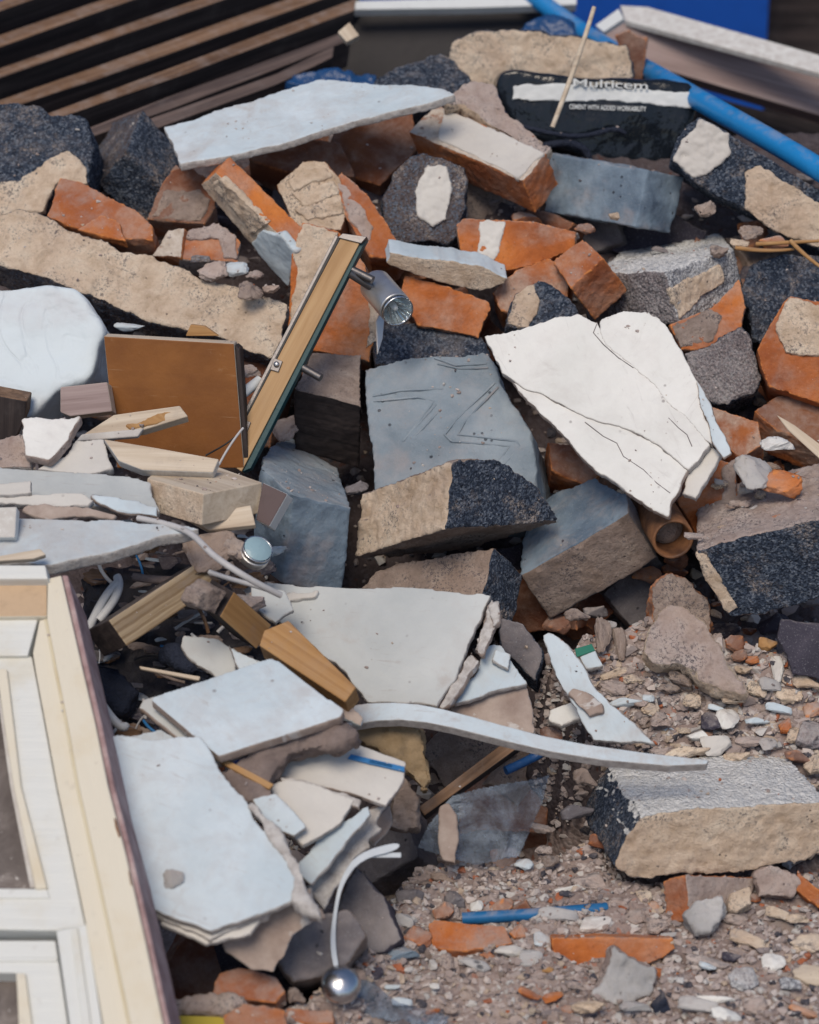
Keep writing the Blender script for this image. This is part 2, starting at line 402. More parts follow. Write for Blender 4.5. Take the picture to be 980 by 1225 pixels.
def ragged(pts, amp, rnd, step=.0055):
    out = []
    for i in range(len(pts)):
        a, b = pts[i], pts[(i + 1) % len(pts)]
        L = (b - a).length; n = int(L / step)
        out.append(a)
        if n < 2: continue
        k = 1
        while k < n: k *= 2
        off = [0.0] * (k + 1); s = min(amp, L * .06); st = k
        while st > 1:
            for j in range(st // 2, k, st):
                off[j] = (off[j - st // 2] + off[j + st // 2]) / 2 + rnd.uniform(-1, 1) * s
            s *= .55; st //= 2
        t = (b - a) / L; nn = Vector((-t.y, t.x))
        for j in range(1, k): out.append(a.lerp(b, j / k) + nn * off[j])
    return out

def prism_mesh(name, pts2, ext, top=0.0):
    bm = bmesh.new()
    lo = [bm.verts.new((p.x, p.y, top)) for p in pts2]
    hi = [bm.verts.new((p.x + ext.x, p.y + ext.y, top + ext.z)) for p in pts2]
    bm.faces.new(lo); bm.faces.new(hi[::-1])
    n = len(lo)
    for i in range(n): bm.faces.new((lo[i], lo[(i + 1) % n], hi[(i + 1) % n], hi[i]))
    bmesh.ops.recalc_face_normals(bm, faces=bm.faces)
    me = bpy.data.meshes.new(name); bm.to_mesh(me); bm.free()
    return me

def prism(name, label, cat, poly, m, preset='block', C=None, n=None, th=.1, d=0.0, dep=None, plane=None, hgt=0.0,
          rag=None, parent=None, group=None, xdir=None):
    """a solid whose seen face is the outline poly, lying in its own plane in space, and which runs back along its third edge"""
    rnd = random.Random(zlib.crc32(('%s %d %d %d' % (name, len(poly), poly[0][0], poly[0][1])).encode()))
    if plane is not None:
        P0, N = plane; N = N.normalized(); P0 = P0 + N * hgt
        P = hit(*poly[0], P0, N); E = -N * th
    elif C is not None:
        D = dep if dep else rdep(*poly[0]) - d
        s = D / FPX; P = at(*poly[0], D)
        vec = lambda q: ((q[0] - poly[0][0]) * s, -(q[1] - poly[0][1]) * s)
        za, zb, zc = solve_z(vec(poly[1]), vec(poly[-1]), vec(C))
        A = at(*poly[1], D - za); B = at(*poly[-1], D - zb); Cp = at(*C, D - zc)
        N = (A - P).cross(B - P).normalized()
        if N.dot(CAM - P) < 0: N = -N
        E = Cp - P
        if E.dot(N) > 0: E = E - N * (2 * E.dot(N))
    else:
        cu = sum(p[0] for p in poly) / len(poly); cv = sum(p[1] for p in poly) / len(poly)
        D = dep if dep else rdep(cu, cv) - d
        N = v2w(n); P0 = at(cu, cv, D); P = hit(*poly[0], P0, N); E = -N * th
    X = hit(*poly[1], P, N) - P
    if preset == 'wood' and C is None and xdir is None:
        cand = [hit(*poly[(i + 1) % len(poly)], P, N) - hit(*q, P, N) for i, q in enumerate(poly)]
        X = max(cand, key=lambda q: q.length)
    if xdir is not None: X = hit(*xdir, P, N) - P
    M = frame(P, X, N); MI = M.inverted()
    pts = [(MI @ hit(*q, P, N)).to_2d() for q in poly]
    if rag is None: rag = {'board': .0055, 'sheet': .005, 'brick': .0022, 'block': .004, 'rough': .007, 'cinder': .005, 'lump': .006}.get(preset, 0)
    if rag: pts = ragged(pts, rag, rnd)
    me = prism_mesh(name, pts, MI.to_3x3() @ E)
    me.materials.append(m)
    o = new_obj(name, me, M, parent)
    finish(o, preset)
    if parent is None: tag(o, label, cat, group)
    elif label: o['label'] = label
    Xw, Yw = M.to_3x3() @ Vector((1, 0, 0)), M.to_3x3() @ Vector((0, 1, 0))
    cen = P + E * .5 + (sum((M @ Vector((*q, 0)) for q in pts), Vector()) / len(pts) - P)
    t = T(o, M, {'F': (P, N)})
    for k, e in (('A', hit(*poly[1], P, N) - P), ('B', hit(*poly[-1], P, N) - P)):
        nn = e.cross(E)
        if nn.length > 1e-9:
            nn.normalize()
            if nn.dot(P - cen) < 0: nn = -nn
            t.planes[k] = (P, nn)
    return t

def patch(parent, name, poly, m, on='F', out=.006, preset='rough', label=None, rag=None, deep=.008):
    if preset == 'rough': preset = 'patch'; rag = .012 if rag is None else rag; out = out * .42
    p0, n = parent.planes[on]
    return prism(name, label, None, poly, m, preset, plane=(p0, n), hgt=out, th=out + deep, rag=rag, parent=parent)

def tube(name, label, cat, pts, r, m, parent=None, group=None, smooth_=True, d=0.0, dep=None, taper=None, res=5, flatten=None):
    """pts: (u, v) or (u, v, extra distance toward the viewer)"""
    P = []
    for q in pts:
        if isinstance(q, Vector): P.append(q); continue
        dd = (dep if dep else rdep(q[0], q[1])) - d - (q[2] if len(q) > 2 else 0)
        P.append(at(q[0], q[1], dd))
    cu = bpy.data.curves.new(name, 'CURVE'); cu.dimensions = '3D'; cu.bevel_depth = r; cu.bevel_resolution = res; cu.use_fill_caps = True
    sp = cu.splines.new('NURBS' if smooth_ and len(P) > 2 else 'POLY'); sp.points.add(len(P) - 1)
    O = P[0]
    for i, p in enumerate(P):
        q = p - O
        sp.points[i].co = (*q, 1)
        sp.points[i].radius = taper[i] if taper else 1
    if sp.type == 'NURBS': sp.use_endpoint_u = True; sp.order_u = min(4, len(P)); sp.resolution_u = 10
    cu.materials.append(m)
    M = Matrix.Translation(O)
    o = new_obj(name, cu, M, parent)
    if parent is None: tag(o, label, cat, group)
    return T(o, M)

def lathe(name, profile, P, axis, m, parent, seg=40, close=False):
    """profile: (radius, distance along axis)"""
    bm = bmesh.new(); rings = []
    for rr, zz in profile:
        rings.append([bm.verts.new((rr * math.cos(2 * math.pi * k / seg), rr * math.sin(2 * math.pi * k / seg), zz)) for k in range(seg)])
    for a, b in zip(rings, rings[1:]):
        for k in range(seg): bm.faces.new((a[k], a[(k + 1) % seg], b[(k + 1) % seg], b[k]))
    if close:
        bm.faces.new(rings[0][::-1]); bm.faces.new(rings[-1])
    bmesh.ops.recalc_face_normals(bm, faces=bm.faces)
    for f in bm.faces: f.smooth = len(f.verts) == 4
    me = bpy.data.meshes.new(name); bm.to_mesh(me); bm.free(); me.materials.append(m)
    X = Vector((1, 0, 0)) if abs(axis.x) < .9 else Vector((0, 0, 1))
    M = frame(P, X, axis)
    return T(new_obj(name, me, M, parent), M)

def text(s, u, v, u2, v2, size, parent, m, plane, out, name='lettering', shear=0, bold=0.0, w=None):
    p0, n = plane
    P = hit(u, v, p0 + n * out, n); Q = hit(u2, v2, p0 + n * out, n)
    cu = bpy.data.curves.new(name, 'FONT'); cu.body = s; cu.size = size; cu.extrude = .0004; cu.offset = bold; cu.shear = shear
    cu.materials.append(m)
    M = frame(P, Q - P, n)
    o = new_obj(name, cu, M, parent)
    bpy.context.view_layer.update()
    if o.dimensions.x > 1e-6:
        k = (Q - P).length / o.dimensions.x
        cu.size = size
        M2 = M @ Matrix.Diagonal((k, w or k, 1, 1))
        o.matrix_basis = M2
    return T(o, M)

def round_off(L, n=2):
    for _ in range(n):
        L = [p for a, b in zip(L, L[1:] + L[:1]) for p in ((a[0] * .75 + b[0] * .25, a[1] * .75 + b[1] * .25), (a[0] * .25 + b[0] * .75, a[1] * .25 + b[1] * .75))]
    return L
def film_sheet(name, label, poly, m, n, d, amp=.012, step=.0017):
    cu = sum(p[0] for p in poly) / len(poly); cv = sum(p[1] for p in poly) / len(poly)
    N = v2w(n); P = at(cu, cv, rdep(cu, cv) - d)
    M = frame(P, RIGHT, N); MI = M.inverted()
    q = [(MI @ hit(*p, P, N)).to_2d()[:] for p in poly]
    x0, x1 = min(p[0] for p in q), max(p[0] for p in q); y0, y1 = min(p[1] for p in q), max(p[1] for p in q)
    nx_, ny_ = int((x1 - x0) / step) + 1, int((y1 - y0) / step) + 1
    V, ids, F = [], {}, []
    for j in range(ny_ + 1):
        for i in range(nx_ + 1):
            x, y = x0 + i * step, y0 + j * step
            if inside(x, y, q):
                r_ = 1 - abs(mnoise.noise(Vector((x * 17, y * 17, 2.2)))) * 2
                z = amp * (1.6 * mnoise.noise(Vector((x * 9, y * 9, .5))) + .9 * r_ ** 3 + .25 * mnoise.noise(Vector((x * 60, y * 60, 8))))
                ids[i, j] = len(V); V.append((x, y, z))
    for (i, j) in list(ids):
        k = [(i, j), (i + 1, j), (i + 1, j + 1), (i, j + 1)]
        if all(t in ids for t in k): F.append([ids[t] for t in k])
    me = bpy.data.meshes.new(name); me.from_pydata(V, [], F); me.polygons.foreach_set('use_smooth', [True] * len(F)); me.materials.append(m)
    o = new_obj(name, me, M); tag(o, label, 'plastic sheet')
    so_ = o.modifiers.new('thickness', 'SOLIDIFY'); so_.thickness = .0006
    return T(o, M)

# ------------------------------------------------------------------ loose stones
def hull_bm(rnd, n=16, flatness=(.8, .7)):
    bm = bmesh.new()
    for _ in range(n):
        p = Vector((rnd.gauss(0, 1), rnd.gauss(0, 1), rnd.gauss(0, 1))).normalized()
        p = Vector((max(-.82, min(.82, p.x)), max(-.8, min(.8, p.y)) * flatness[0], max(-.75, min(.75, p.z)) * flatness[1]))
        bm.verts.new(p)
    bmesh.ops.convex_hull(bm, input=bm.verts)
    bmesh.ops.delete(bm, geom=[v for v in bm.verts if not v.link_faces], context='VERTS')
    return bm
_stone = {}
def stone_mesh(i, kind, rough):
    k = (i, kind)
    if k in _stone: return _stone[k]
    rnd = random.Random(i * 31 + 5)
    bm = hull_bm(rnd, 13 + i % 6, ((.62, .95)[i % 2], (.5, .8, .65)[i % 3]))
    bmesh.ops.triangulate(bm, faces=bm.faces)
    bmesh.ops.bevel(bm, geom=list(bm.edges), offset=.03, segments=1, affect='EDGES')
    bmesh.ops.triangulate(bm, faces=bm.faces)
    bmesh.ops.subdivide_edges(bm, edges=[e for e in bm.edges if e.calc_length() > .18], cuts=3, use_grid_fill=True)
    bmesh.ops.triangulate(bm, faces=bm.faces)
    bm.normal_update()
    for v in bm.verts:
        f = (mnoise.fractal(v.co * 2.2 + Vector((i * 3.1, 0, 0)), 1.0, 2.0, 4) + .6 * mnoise.fractal(v.co * 6 + Vector((i * 3.1, 5, 0)), 1.0, 2.0, 3)) * rough
        v.co += v.normal * f
    for v in bm.verts: v.co *= .011
    for f in bm.faces: f.smooth = True
    me = bpy.data.meshes.new('stone'); bm.to_mesh(me); bm.free()
    me.materials.append(mat(kind, dust=.75))
    _stone[k] = me
    return me
def stone(name, label, cat, u, v, w, hh, kind, group=None, rough=.10, d=0.0, flat_=None, seed=None, tilt=None):
    """a loose stone about w x hh pixels, resting on the heap"""
    rnd = random.Random(int(u * 7 + v * 13) if seed is None else seed)
    dep = rdep(u, v) - d; s = dep / FPX
    me = stone_mesh(rnd.randrange(12), kind, rough)
    o = bpy.data.objects.new(name, me); COL.objects.link(o)
    sx, sy = w * s * .62, hh * s * .68
    sz = (sx + sy) / 2 * (.8 if flat_ is None else flat_)
    ang = rnd.uniform(-.3, .3)
    R3 = frame(Vector(), RIGHT * math.cos(ang) + UP * math.sin(ang), v2w((rnd.uniform(-.3, .3), rnd.uniform(.2, .7), .8)))
    o.matrix_world = Matrix.Translation(at(u, v, dep)) @ R3 @ Matrix.Diagonal((sx / .011, sy / .011, sz / .011, 1))
    tag(o, label, cat, group)
    return o

# ------------------------------------------------------------------ pixel regions used for strewing
def inside(u, v, poly):
    c = False; j = len(poly) - 1
    for i in range(len(poly)):
        (x1, y1), (x2, y2) = poly[i], poly[j]
        if (y1 > v) != (y2 > v) and u < (x2 - x1) * (v - y1) / (y2 - y1) + x1: c = not c
        j = i
    return c
def edge_dist(u, v, poly):
    best = 1e9
    for i in range(len(poly)):
        x1, y1 = poly[i]; x2, y2 = poly[(i + 1) % len(poly)]
        L2 = (x2 - x1)**2 + (y2 - y1)**2 or 1
        t = max(0, min(1, ((u - x1) * (x2 - x1) + (v - y1) * (y2 - y1)) / L2))
        best = min(best, math.hypot(u - x1 - t * (x2 - x1), v - y1 - t * (y2 - y1)))
    return best if not inside(u, v, poly) else -best
SCREE = [(640, 780), (700, 745), (770, 725), (850, 750), (930, 770), (1060, 780), (1060, 930), (850, 925), (760, 900), (690, 850)]
FLOOR = [(470, 1090), (500, 1035), (640, 1015), (720, 990), (740, 1060), (1150, 1030), (1150, 1500), (150, 1500), (300, 1230), (400, 1180)]

# ================================================================== SETTING
w = bpy.data.worlds.new('World'); scene.world = w; w.use_nodes = True
SUN_EL, SUN_AZ = math.radians(52), math.radians(196)
gw = G(w.node_tree)
sky = gw.n('ShaderNodeTexSky'); sky.sky_type = 'NISHITA'; sky.sun_disc = False
sky.sun_elevation = SUN_EL; sky.sun_rotation = SUN_AZ; sky.air_density = 1.0; sky.dust_density = 1.5; sky.ozone_density = 2.4
bg = w.node_tree.nodes['Background']; w.node_tree.links.new(sky.outputs[0], bg.inputs[0]); bg.inputs[1].default_value = .115
sl = bpy.data.lights.new('sun', 'SUN'); sl.energy = 2.3; sl.angle = math.radians(26); sl.color = (1.0, .87, .71)
so = bpy.data.objects.new('sun', sl); COL.objects.link(so)
sd = Vector((math.sin(SUN_AZ) * math.cos(SUN_EL), math.cos(SUN_AZ) * math.cos(SUN_EL), math.sin(SUN_EL)))
so.rotation_euler = sd.to_track_quat('Z', 'Y').to_euler()

cam = bpy.data.cameras.new('camera'); co = bpy.data.objects.new('camera', cam); COL.objects.link(co)
co.location = CAM; co.rotation_euler = (math.pi / 2 - PITCH, 0, 0)
cam.sensor_fit = 'HORIZONTAL'; cam.sensor_width = 36; cam.lens = 36 * FPX / W; cam.clip_start = .05; cam.clip_end = 400
cam.dof.use_dof = True; cam.dof.focus_distance = 3.4; cam.dof.aperture_fstop = 5.2
scene.camera = co
vs = scene.view_settings; vs.view_transform = 'Standard'; vs.look = 'None'; vs.gamma = 1; vs.exposure = -0.02

# ground sheet out to the horizon
def grid_obj(name, me, m, label=None, kind=None):
    me.materials.append(m); o = bpy.data.objects.new(name, me); COL.objects.link(o); tag(o, label, None, None, kind); return o
gm = bpy.data.meshes.new('ground'); gm.from_pydata([(-150, -150, -.09), (150, -150, -.09), (150, 150, -.09), (-150, 150, -.09)], [], [(0, 1, 2, 3)])
tag(grid_obj('ground', gm, mat('soil')), 'bare trodden dirt ground around the rubble heap', None, None, 'structure')

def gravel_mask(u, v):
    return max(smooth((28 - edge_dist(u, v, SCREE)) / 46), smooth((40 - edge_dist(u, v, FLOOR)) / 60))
def soil_z(x, y):
    z = heap(x, y); g_ = 1.0
    p = Vector((x, y, z)); q = p - CAM
    if q.dot(FWD) > .5:
        u, v = px_of(p); g_ = gravel_mask(u, v)
    z -= (.30 - .17 * smooth((y - 3.62) / .25)) * (1 - g_) * smooth(z / .22 + .1)
    z += .018 * mnoise.fractal(Vector((x * 9, y * 9, 1)), 1.0, 2.0, 4) + .007 * mnoise.fractal(Vector((x * 45, y * 45, 4)), 1.0, 2.0, 3)
    z += .004 * mnoise.noise(Vector((x * 150, y * 150, 7)))
    return z
xs = np.concatenate([np.linspace(-3, -.95, 30), np.linspace(-.94, .94, 240), np.linspace(.95, 3, 30)])
ys = np.concatenate([np.linspace(1.2, 2.25, 30), np.linspace(2.26, 4.3, 290), np.linspace(4.33, 6.1, 40)])
vv = [(x, y, soil_z(x, y)) for y in ys for x in xs]
nx = len(xs)
ff = [(j * nx + i, j * nx + i + 1, (j + 1) * nx + i + 1, (j + 1) * nx + i) for j in range(len(ys) - 1) for i in range(nx - 1)]
mm = bpy.data.meshes.new('terrain'); mm.from_pydata(vv, [], ff); mm.polygons.foreach_set('use_smooth', [True] * len(ff))
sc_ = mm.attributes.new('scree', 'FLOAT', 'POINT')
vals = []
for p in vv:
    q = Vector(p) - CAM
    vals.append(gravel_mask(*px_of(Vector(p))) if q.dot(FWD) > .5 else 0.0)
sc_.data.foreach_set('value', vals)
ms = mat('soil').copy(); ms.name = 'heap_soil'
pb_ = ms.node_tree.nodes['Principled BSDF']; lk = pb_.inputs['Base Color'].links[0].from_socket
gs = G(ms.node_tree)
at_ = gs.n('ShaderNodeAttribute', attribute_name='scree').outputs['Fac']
gap_shade = gs.n('ShaderNodeVectorMath', {0: lk, 1: (.27, .27, .31)}, operation='MULTIPLY').outputs[0]  # soil darkened away from the scree: shade of the gaps painted in
gs.put(pb_.inputs['Base Color'], gs.mix(gs.sm(gs.math('ADD', at_, gs.math('MULTIPLY', gs.math('SUBTRACT', gs.noise(gs.n('ShaderNodeTexCoord').outputs['Object'], 12, 5, .7), .5), .5)), .3, .7), gap_shade, lk))
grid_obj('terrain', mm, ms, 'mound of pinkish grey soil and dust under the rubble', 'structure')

# strewn fine gravel: nobody could count it
def surf(u, v, extra=0.0):
    return at(u, v, rdep(u, v) + extra)
def gravel():
    rnd = random.Random(3)
    base = []
    for i in range(14):
        bm = hull_bm(rnd, 12 + i % 5); bmesh.ops.triangulate(bm, faces=bm.faces); bm.verts.ensure_lookup_table()
        bm.verts.index_update()
        base.append((np.array([v.co[:] for v in bm.verts]), [[v.index for v in f.verts] for f in bm.faces])); bm.free()
    V, F, nv = [], [], 0
    cnt = 0
    while cnt < 34000:
        z = rnd.random()
        if z < .33: u, v = rnd.uniform(640, 1040), rnd.uniform(720, 930); ok = gravel_mask(u, v) > .3; s0 = 1.15
        elif z < .80: u, v = rnd.uniform(180, 1060), rnd.uniform(980, 1290); ok = gravel_mask(u, v) > .3; s0 = 1.0
        elif z < .91: u, v = rnd.uniform(95, 350), rnd.uniform(640, 900); ok = True; s0 = 1.1
        else: u, v = rnd.uniform(-20, 1000), rnd.uniform(130, 980); ok = True; s0 = 2.0
        if not ok: continue
        p = surf(u, v); p.z = soil_z(p.x, p.y)
        r_ = s0 * .0016 * (1 + 4.0 * rnd.random() ** (1.7 if z < .33 else 2.3))
        b, f = base[rnd.randrange(14)]
        R = Matrix.Rotation(rnd.uniform(0, 6.28), 3, 'Z') @ Matrix.Rotation(rnd.uniform(-.6, .6), 3, 'X')
        q = (b * (r_ * rnd.uniform(.8, 1.5), r_ * rnd.uniform(.7, 1.2), r_)) @ np.array(R).T + np.array((p.x, p.y, p.z + r_ * .15))
        V.append(q); F += [[a + nv for a in t] for t in f]; nv += len(b); cnt += 1
    dg = bpy.context.evaluated_depsgraph_get()
    skip = ('jamb', 'weathered', 'head', 'rebate', 'sash', 'pane', 'glazing', 'foot', 'panel', 'post', 'water_pipe', 'slat', 'sack', 'cement_bag', 'spot', 'lamp', 'rim', 'refl', 'bulb', 'knob', 'poly', 'curved', 'wooden_strip', 'metal', 'stripe', 'brown_board', 'window_sill', 'thin_stick')
    n_ = 0
    while n_ < 2600:
        x, y = rnd.uniform(-.75, .75), rnd.uniform(2.3, 4.0)
        ok, loc, nor, _i, ob, _m = scene.ray_cast(dg, Vector((x, y, 2.5)), Vector((0, 0, -1)))
        n_ += .25
        if not ok or nor.z < .55 or ob.name.startswith(skip) or ob.name.startswith('terrain'): continue
        few = ob.name.startswith(('white_board', 'plasterboard', 'plaster_sheet', 'printed'))
        if mnoise.noise(Vector((x * 14, y * 14, 3))) < (.25 if few else -.05): continue
        n_ += .75
        r_ = .0009 * (1 + (2.0 if few else 3.4) * rnd.random() ** 3)
        b, f = base[rnd.randrange(14)]
        R = Matrix.Rotation(rnd.uniform(0, 6.28), 3, 'Z')
        q = (b * (r_ * rnd.uniform(.8, 1.5), r_ * rnd.uniform(.7, 1.2), r_)) @ np.array(R).T + np.array((loc.x, loc.y, loc.z + r_ * .3))
        V.append(q); F += [[a + nv for a in t] for t in f]; nv += len(b)
    me = bpy.data.meshes.new('gravel'); me.from_pydata(np.concatenate(V).tolist(), [], F)
    m = bpy.data.materials.new('gravel'); m.use_nodes = True; g = G(m.node_tree)
    geo = g.n('ShaderNodeNewGeometry'); tc = g.n('ShaderNodeTexCoord')
    c = g.ramp(geo.outputs['Random Per Island'], [(.0, (.31, .25, .23)), (.28, (.41, .345, .32)), (.5, (.52, .46, .43)), (.66, (.24, .205, .20)), (.74, (.50, .48, .46)), (.83, (.05, .05, .065)), (.90, (.36, .11, .045)), (.925, (.45, .36, .28)), (.982, (.50, .49, .48))])
    g.nt.nodes['Color Ramp'].color_ramp.interpolation = 'CONSTANT'
    c = g.mix(g.sm(g.noise(tc.outputs['Object'], 160, 5, .7), .45, .7, 0, .4), c, (.36, .30, .28))
    g.put(g.nt.nodes['Principled BSDF'].inputs['Base Color'], c); g.nt.nodes['Principled BSDF'].inputs['Roughness'].default_value = .95
    bp = g.n('ShaderNodeBump', {'Height': g.math('MULTIPLY', g.noise(tc.outputs['Object'], 420, 4, .7), .0008), 'Distance': 1.0})
    g.put(g.nt.nodes['Principled BSDF'].inputs['Normal'], bp.outputs[0])
    grid_obj('gravel', me, m, 'fine grit and crumbs of mortar strewn over the rubble soil', 'stuff')

# ------------------------------------------------------------------ behind the heap
def box_part(name, x0, x1, y0, y1, z0, z1, m, parent, preset='wood'):
    me = prism_mesh(name, [Vector(p) for p in ((x0, z0), (x1, z0), (x1, z1), (x0, z1))], Vector((0, 0, -(y1 - y0))))
    me.materials.append(m)
    M = Matrix.Translation((0, y0, 0)) @ Matrix.Rotation(math.pi / 2, 4, 'X')
    o = bpy.data.objects.new(name, me); COL.objects.link(o); o.parent = parent.o
    o.matrix_parent_inverse = parent.M.inverted(); o.matrix_basis = M
    finish(o, preset); return o
fb = empty('hoarding_fence', 'bright blue painted site hoarding standing behind the rubble heap', 'fence', Vector((0, 6.3, -.05)))
for i, (a, b) in enumerate(((-3.1, -1.55), (-1.545, -.5), (-.495, .24), (.245, .9))):
    box_part('panel', a, b, 6.3, 6.33, -.05, 2.2, mat('hoarding'), fb)
for a in (-2.9, -1.56, -.51, .2): box_part('post', a, a + .07, 6.335, 6.42, -.05, 2.25, mat('wooddark'), fb)
db = empty('dark_fence', 'nearly black timber fence at the end of the blue hoarding', 'fence', Vector((2, 6.5, -.05)))
for i in range(14): box_part('board', .93 + i * .15, 1.075 + i * .15, 6.5 + (i % 2) * .012, 6.53 + (i % 2) * .012, -.05, 2.1, mat('wooddark'), db)
box_part('rail', .92, 3.03, 6.47, 6.499, .85, .95, mat('woodslat'), db)

# ================================================================== THE HEAP, OBJECT BY OBJECT
M_ = mat
# ---- timber slats at the top
pal = empty('wooden_pallet', 'old slatted wooden pallet tilted on top of the heap', 'pallet', at(200, 100, 4.35))
for k, (pl, dep, th) in enumerate([
    ([(-60, 34), (-60, 22), (160, -58), (200, -58)], 4.56, .07),
    ([(-60, 76), (-60, 62), (300, -62), (330, -62), (0, 56)], 4.50, .072),
    ([(-60, 114), (-60, 102), (400, -58), (430, -58)], 4.44, .072),
    ([(-60, 152), (-60, 140), (110, 81), (330, 3), (432, -32), (432, -18), (115, 95)], 4.38, .062),
    ([(30, 155), (55, 136), (220, 75), (330, 34), (426, -2), (424, 12), (225, 87)], 4.32, .060),
    ([(85, 172), (108, 152), (200, 116), (330, 68), (421, 34), (419, 47), (330, 82), (205, 130)], 4.26, .055),
    ([(175, 158), (178, 142), (330, 88), (400, 54), (398, 68), (330, 101)], 4.22, .05)]):
    prism('slat', None, None, pl, M_('woodslat' if k < 5 else 'woodslatdark', 'wooddark'), 'wood', n=(.12, .80, .58), th=th, dep=dep, parent=pal)  # near black sides: dirty wood with its shade put into the colour
for uv in [[(0, 122), (-40, 20), (-16, 10), (26, 112)]]:
    prism('bearer', None, None, uv, M_('wooddark'), 'wood', n=(.1, .3, .95), th=.05, dep=4.40, parent=pal)
t = prism('splintered_board', 'small splintered pale board end beside the pallet', 'board', [(415, 50), (404, 38), (418, 26), (430, 42)], M_('woodpale'), 'wood', n=(0, .3, .95), th=.015, dep=4.2)
pb = prism('brown_board', 'dark brown panel with a white top edge behind the heap', 'panel', [(375, 120), (398, 60), (424, 9), (690, 4), (660, 60), (600, 100)], M_('panelbrown'), 'wood', n=(0, .1, .99), th=.03, dep=4.75)
prism('white_edge', None, None, [(424, 11), (424, 1), (560, -3), (690, -6), (690, 5), (560, 9)], M_('white'), 'wood', n=(0, .5, .86), th=.02, dep=4.70, parent=pb)
prism('tarpaulin', 'crumpled blue plastic sheet tucked behind the pale plaster sheet', 'plastic sheet', [(340, 98), (352, 86), (405, 82), (450, 90), (450, 108), (400, 112)], M_('bluetarp'), 'rag', n=(0, .5, .86), th=.03, dep=4.22)
prism('tarpaulin', 'crumpled blue plastic bag caught behind the top block', 'plastic bag', [(622, 44), (628, 26), (650, 18), (682, 24), (690, 50), (650, 54)], M_('bluetarp'), 'rag', n=(0, .5, .86), th=.03, dep=4.45)
sill = prism('window_sill', 'long pinkish timber sill with chipped white paint behind the blue pipe', 'timber', [(1090, 170), (722, 62), (720, 26), (770, 26), (1090, 114)], M_('woodpink'), 'wood', n=(-.2, .12, .97), th=.06, dep=4.62, xdir=(-40, -160))
prism('timber_beam', 'dark strip added as the shadow below the pinkish sill', 'timber', [(1090, 262), (760, 150), (765, 92), (1090, 180)], M_('wooddark'), 'wood', n=(-.1, .1, .98), th=.08, dep=4.78)  # added dark strip standing in for the shadow under the sill
prism('painted_edge', None, None, [(1090, 117), (748, 24), (742, 6), (775, 8), (1090, 96)], M_('plasterwhite'), 'wood', n=(-.1, .75, .65), th=.012, dep=4.56, parent=sill)
prism('painted_edge', None, None, [(712, 30), (740, 10), (746, 22), (722, 38)], M_('white'), 'wood', n=(-.4, .4, .8), th=.012, dep=4.57, parent=sill)
tube('water_pipe', 'bright blue plastic water pipe running down across the top', 'pipe', [(560, -70, -.45), (650, 8, -.38), (720, 54, -.28), (785, 90, -.18), (860, 133, -.06), (930, 172, .03), (1000, 214, .08), (1090, 272, .1)], .0175, M_('bluepipe'), d=.03)

# ---- top row
t = prism('concrete_block', 'broken block with a wide cream mortar face in front of the blue bag', 'block', [(572, 104), (536, 72), (542, 50), (570, 38), (660, 42), (748, 54), (756, 76), (752, 104)], M_('mortar', 'cinder'), 'rough', n=(-.1, -.15, .97), th=.18, d=.0, dep=4.16)
prism('concrete_block', 'black cinder lump at the edge of the pale plaster sheet', 'block', [(540, 116), (440, 112), (452, 92), (478, 78), (530, 62), (562, 92), (565, 108)], M_('cinder'), 'cinder', n=(0, .3, .95), th=.15, dep=4.10)
prism('brick', 'dark brown brick end beside the blue pipe', 'brick', [(768, 100), (748, 94), (744, 60), (736, 42), (752, 36), (774, 46)], M_('brickdull', 'brickdusty'), 'brick', n=(-.1, -.2, .95), th=.1, dep=4.22)
bagp = prism('cement_bag', 'black plastic cement bag with white stripe and lettering', 'bag', [(640, 168), (612, 150), (590, 108), (596, 84), (618, 82), (690, 90), (770, 95), (828, 98), (836, 120), (832, 145), (800, 196), (720, 200)], M_('blackplastic'), 'bag', n=(0, -.1, .99), th=.09, d=0, dep=4.03)
bp0, bn = bagp.planes['F']
patch(bagp, 'stripe', [(613, 120), (612, 102), (650, 101), (740, 106), (831, 110), (832, 130), (790, 127), (700, 122), (650, 121)], M_('print'), 'F', .004, 'sheet', deep=.012)
for k_, (s_, a_, b_, z_, o_) in enumerate([('Multi', (684, 103), (733, 105), .042, .0003), ('cem', (735, 105), (774, 107), .042, .0002)]):
    text(s_, *a_, *b_, z_, bagp.o and bagp, M_('print'), (bp0, bn), .0085, bold=o_, w=.42)
text('CEMENT WITH ADDED WORKABILITY', 681, 130, 773, 133, .011, bagp, M_('print'), (bp0, bn), .0085, bold=.0002, w=.95)
for nm, pts, rr in (('strap', [(610, 148, .03), (650, 158, .045), (690, 166, .045), (720, 158, .04), (738, 152, .04), (748, 160, .03)], .004), ('strap', [(640, 178, .03), (680, 165, .05), (700, 172, .05), (705, 190, .04)], .006)):
    tube('strap', 'dark strap lying over the face of the black cement bag' if rr < .005 else 'short dark strap end hanging below the cement bag lettering', 'strap', pts, rr, M_('sootblue'), dep=4.05)
tube('thin_stick', 'thin straw coloured stick standing up against the cement bag', 'stick', [(661, 152), (678, 108), (697, 56), (711, 8)], .0042, M_('woodpale'), dep=3.90, taper=[.9, 1, 1, .8])

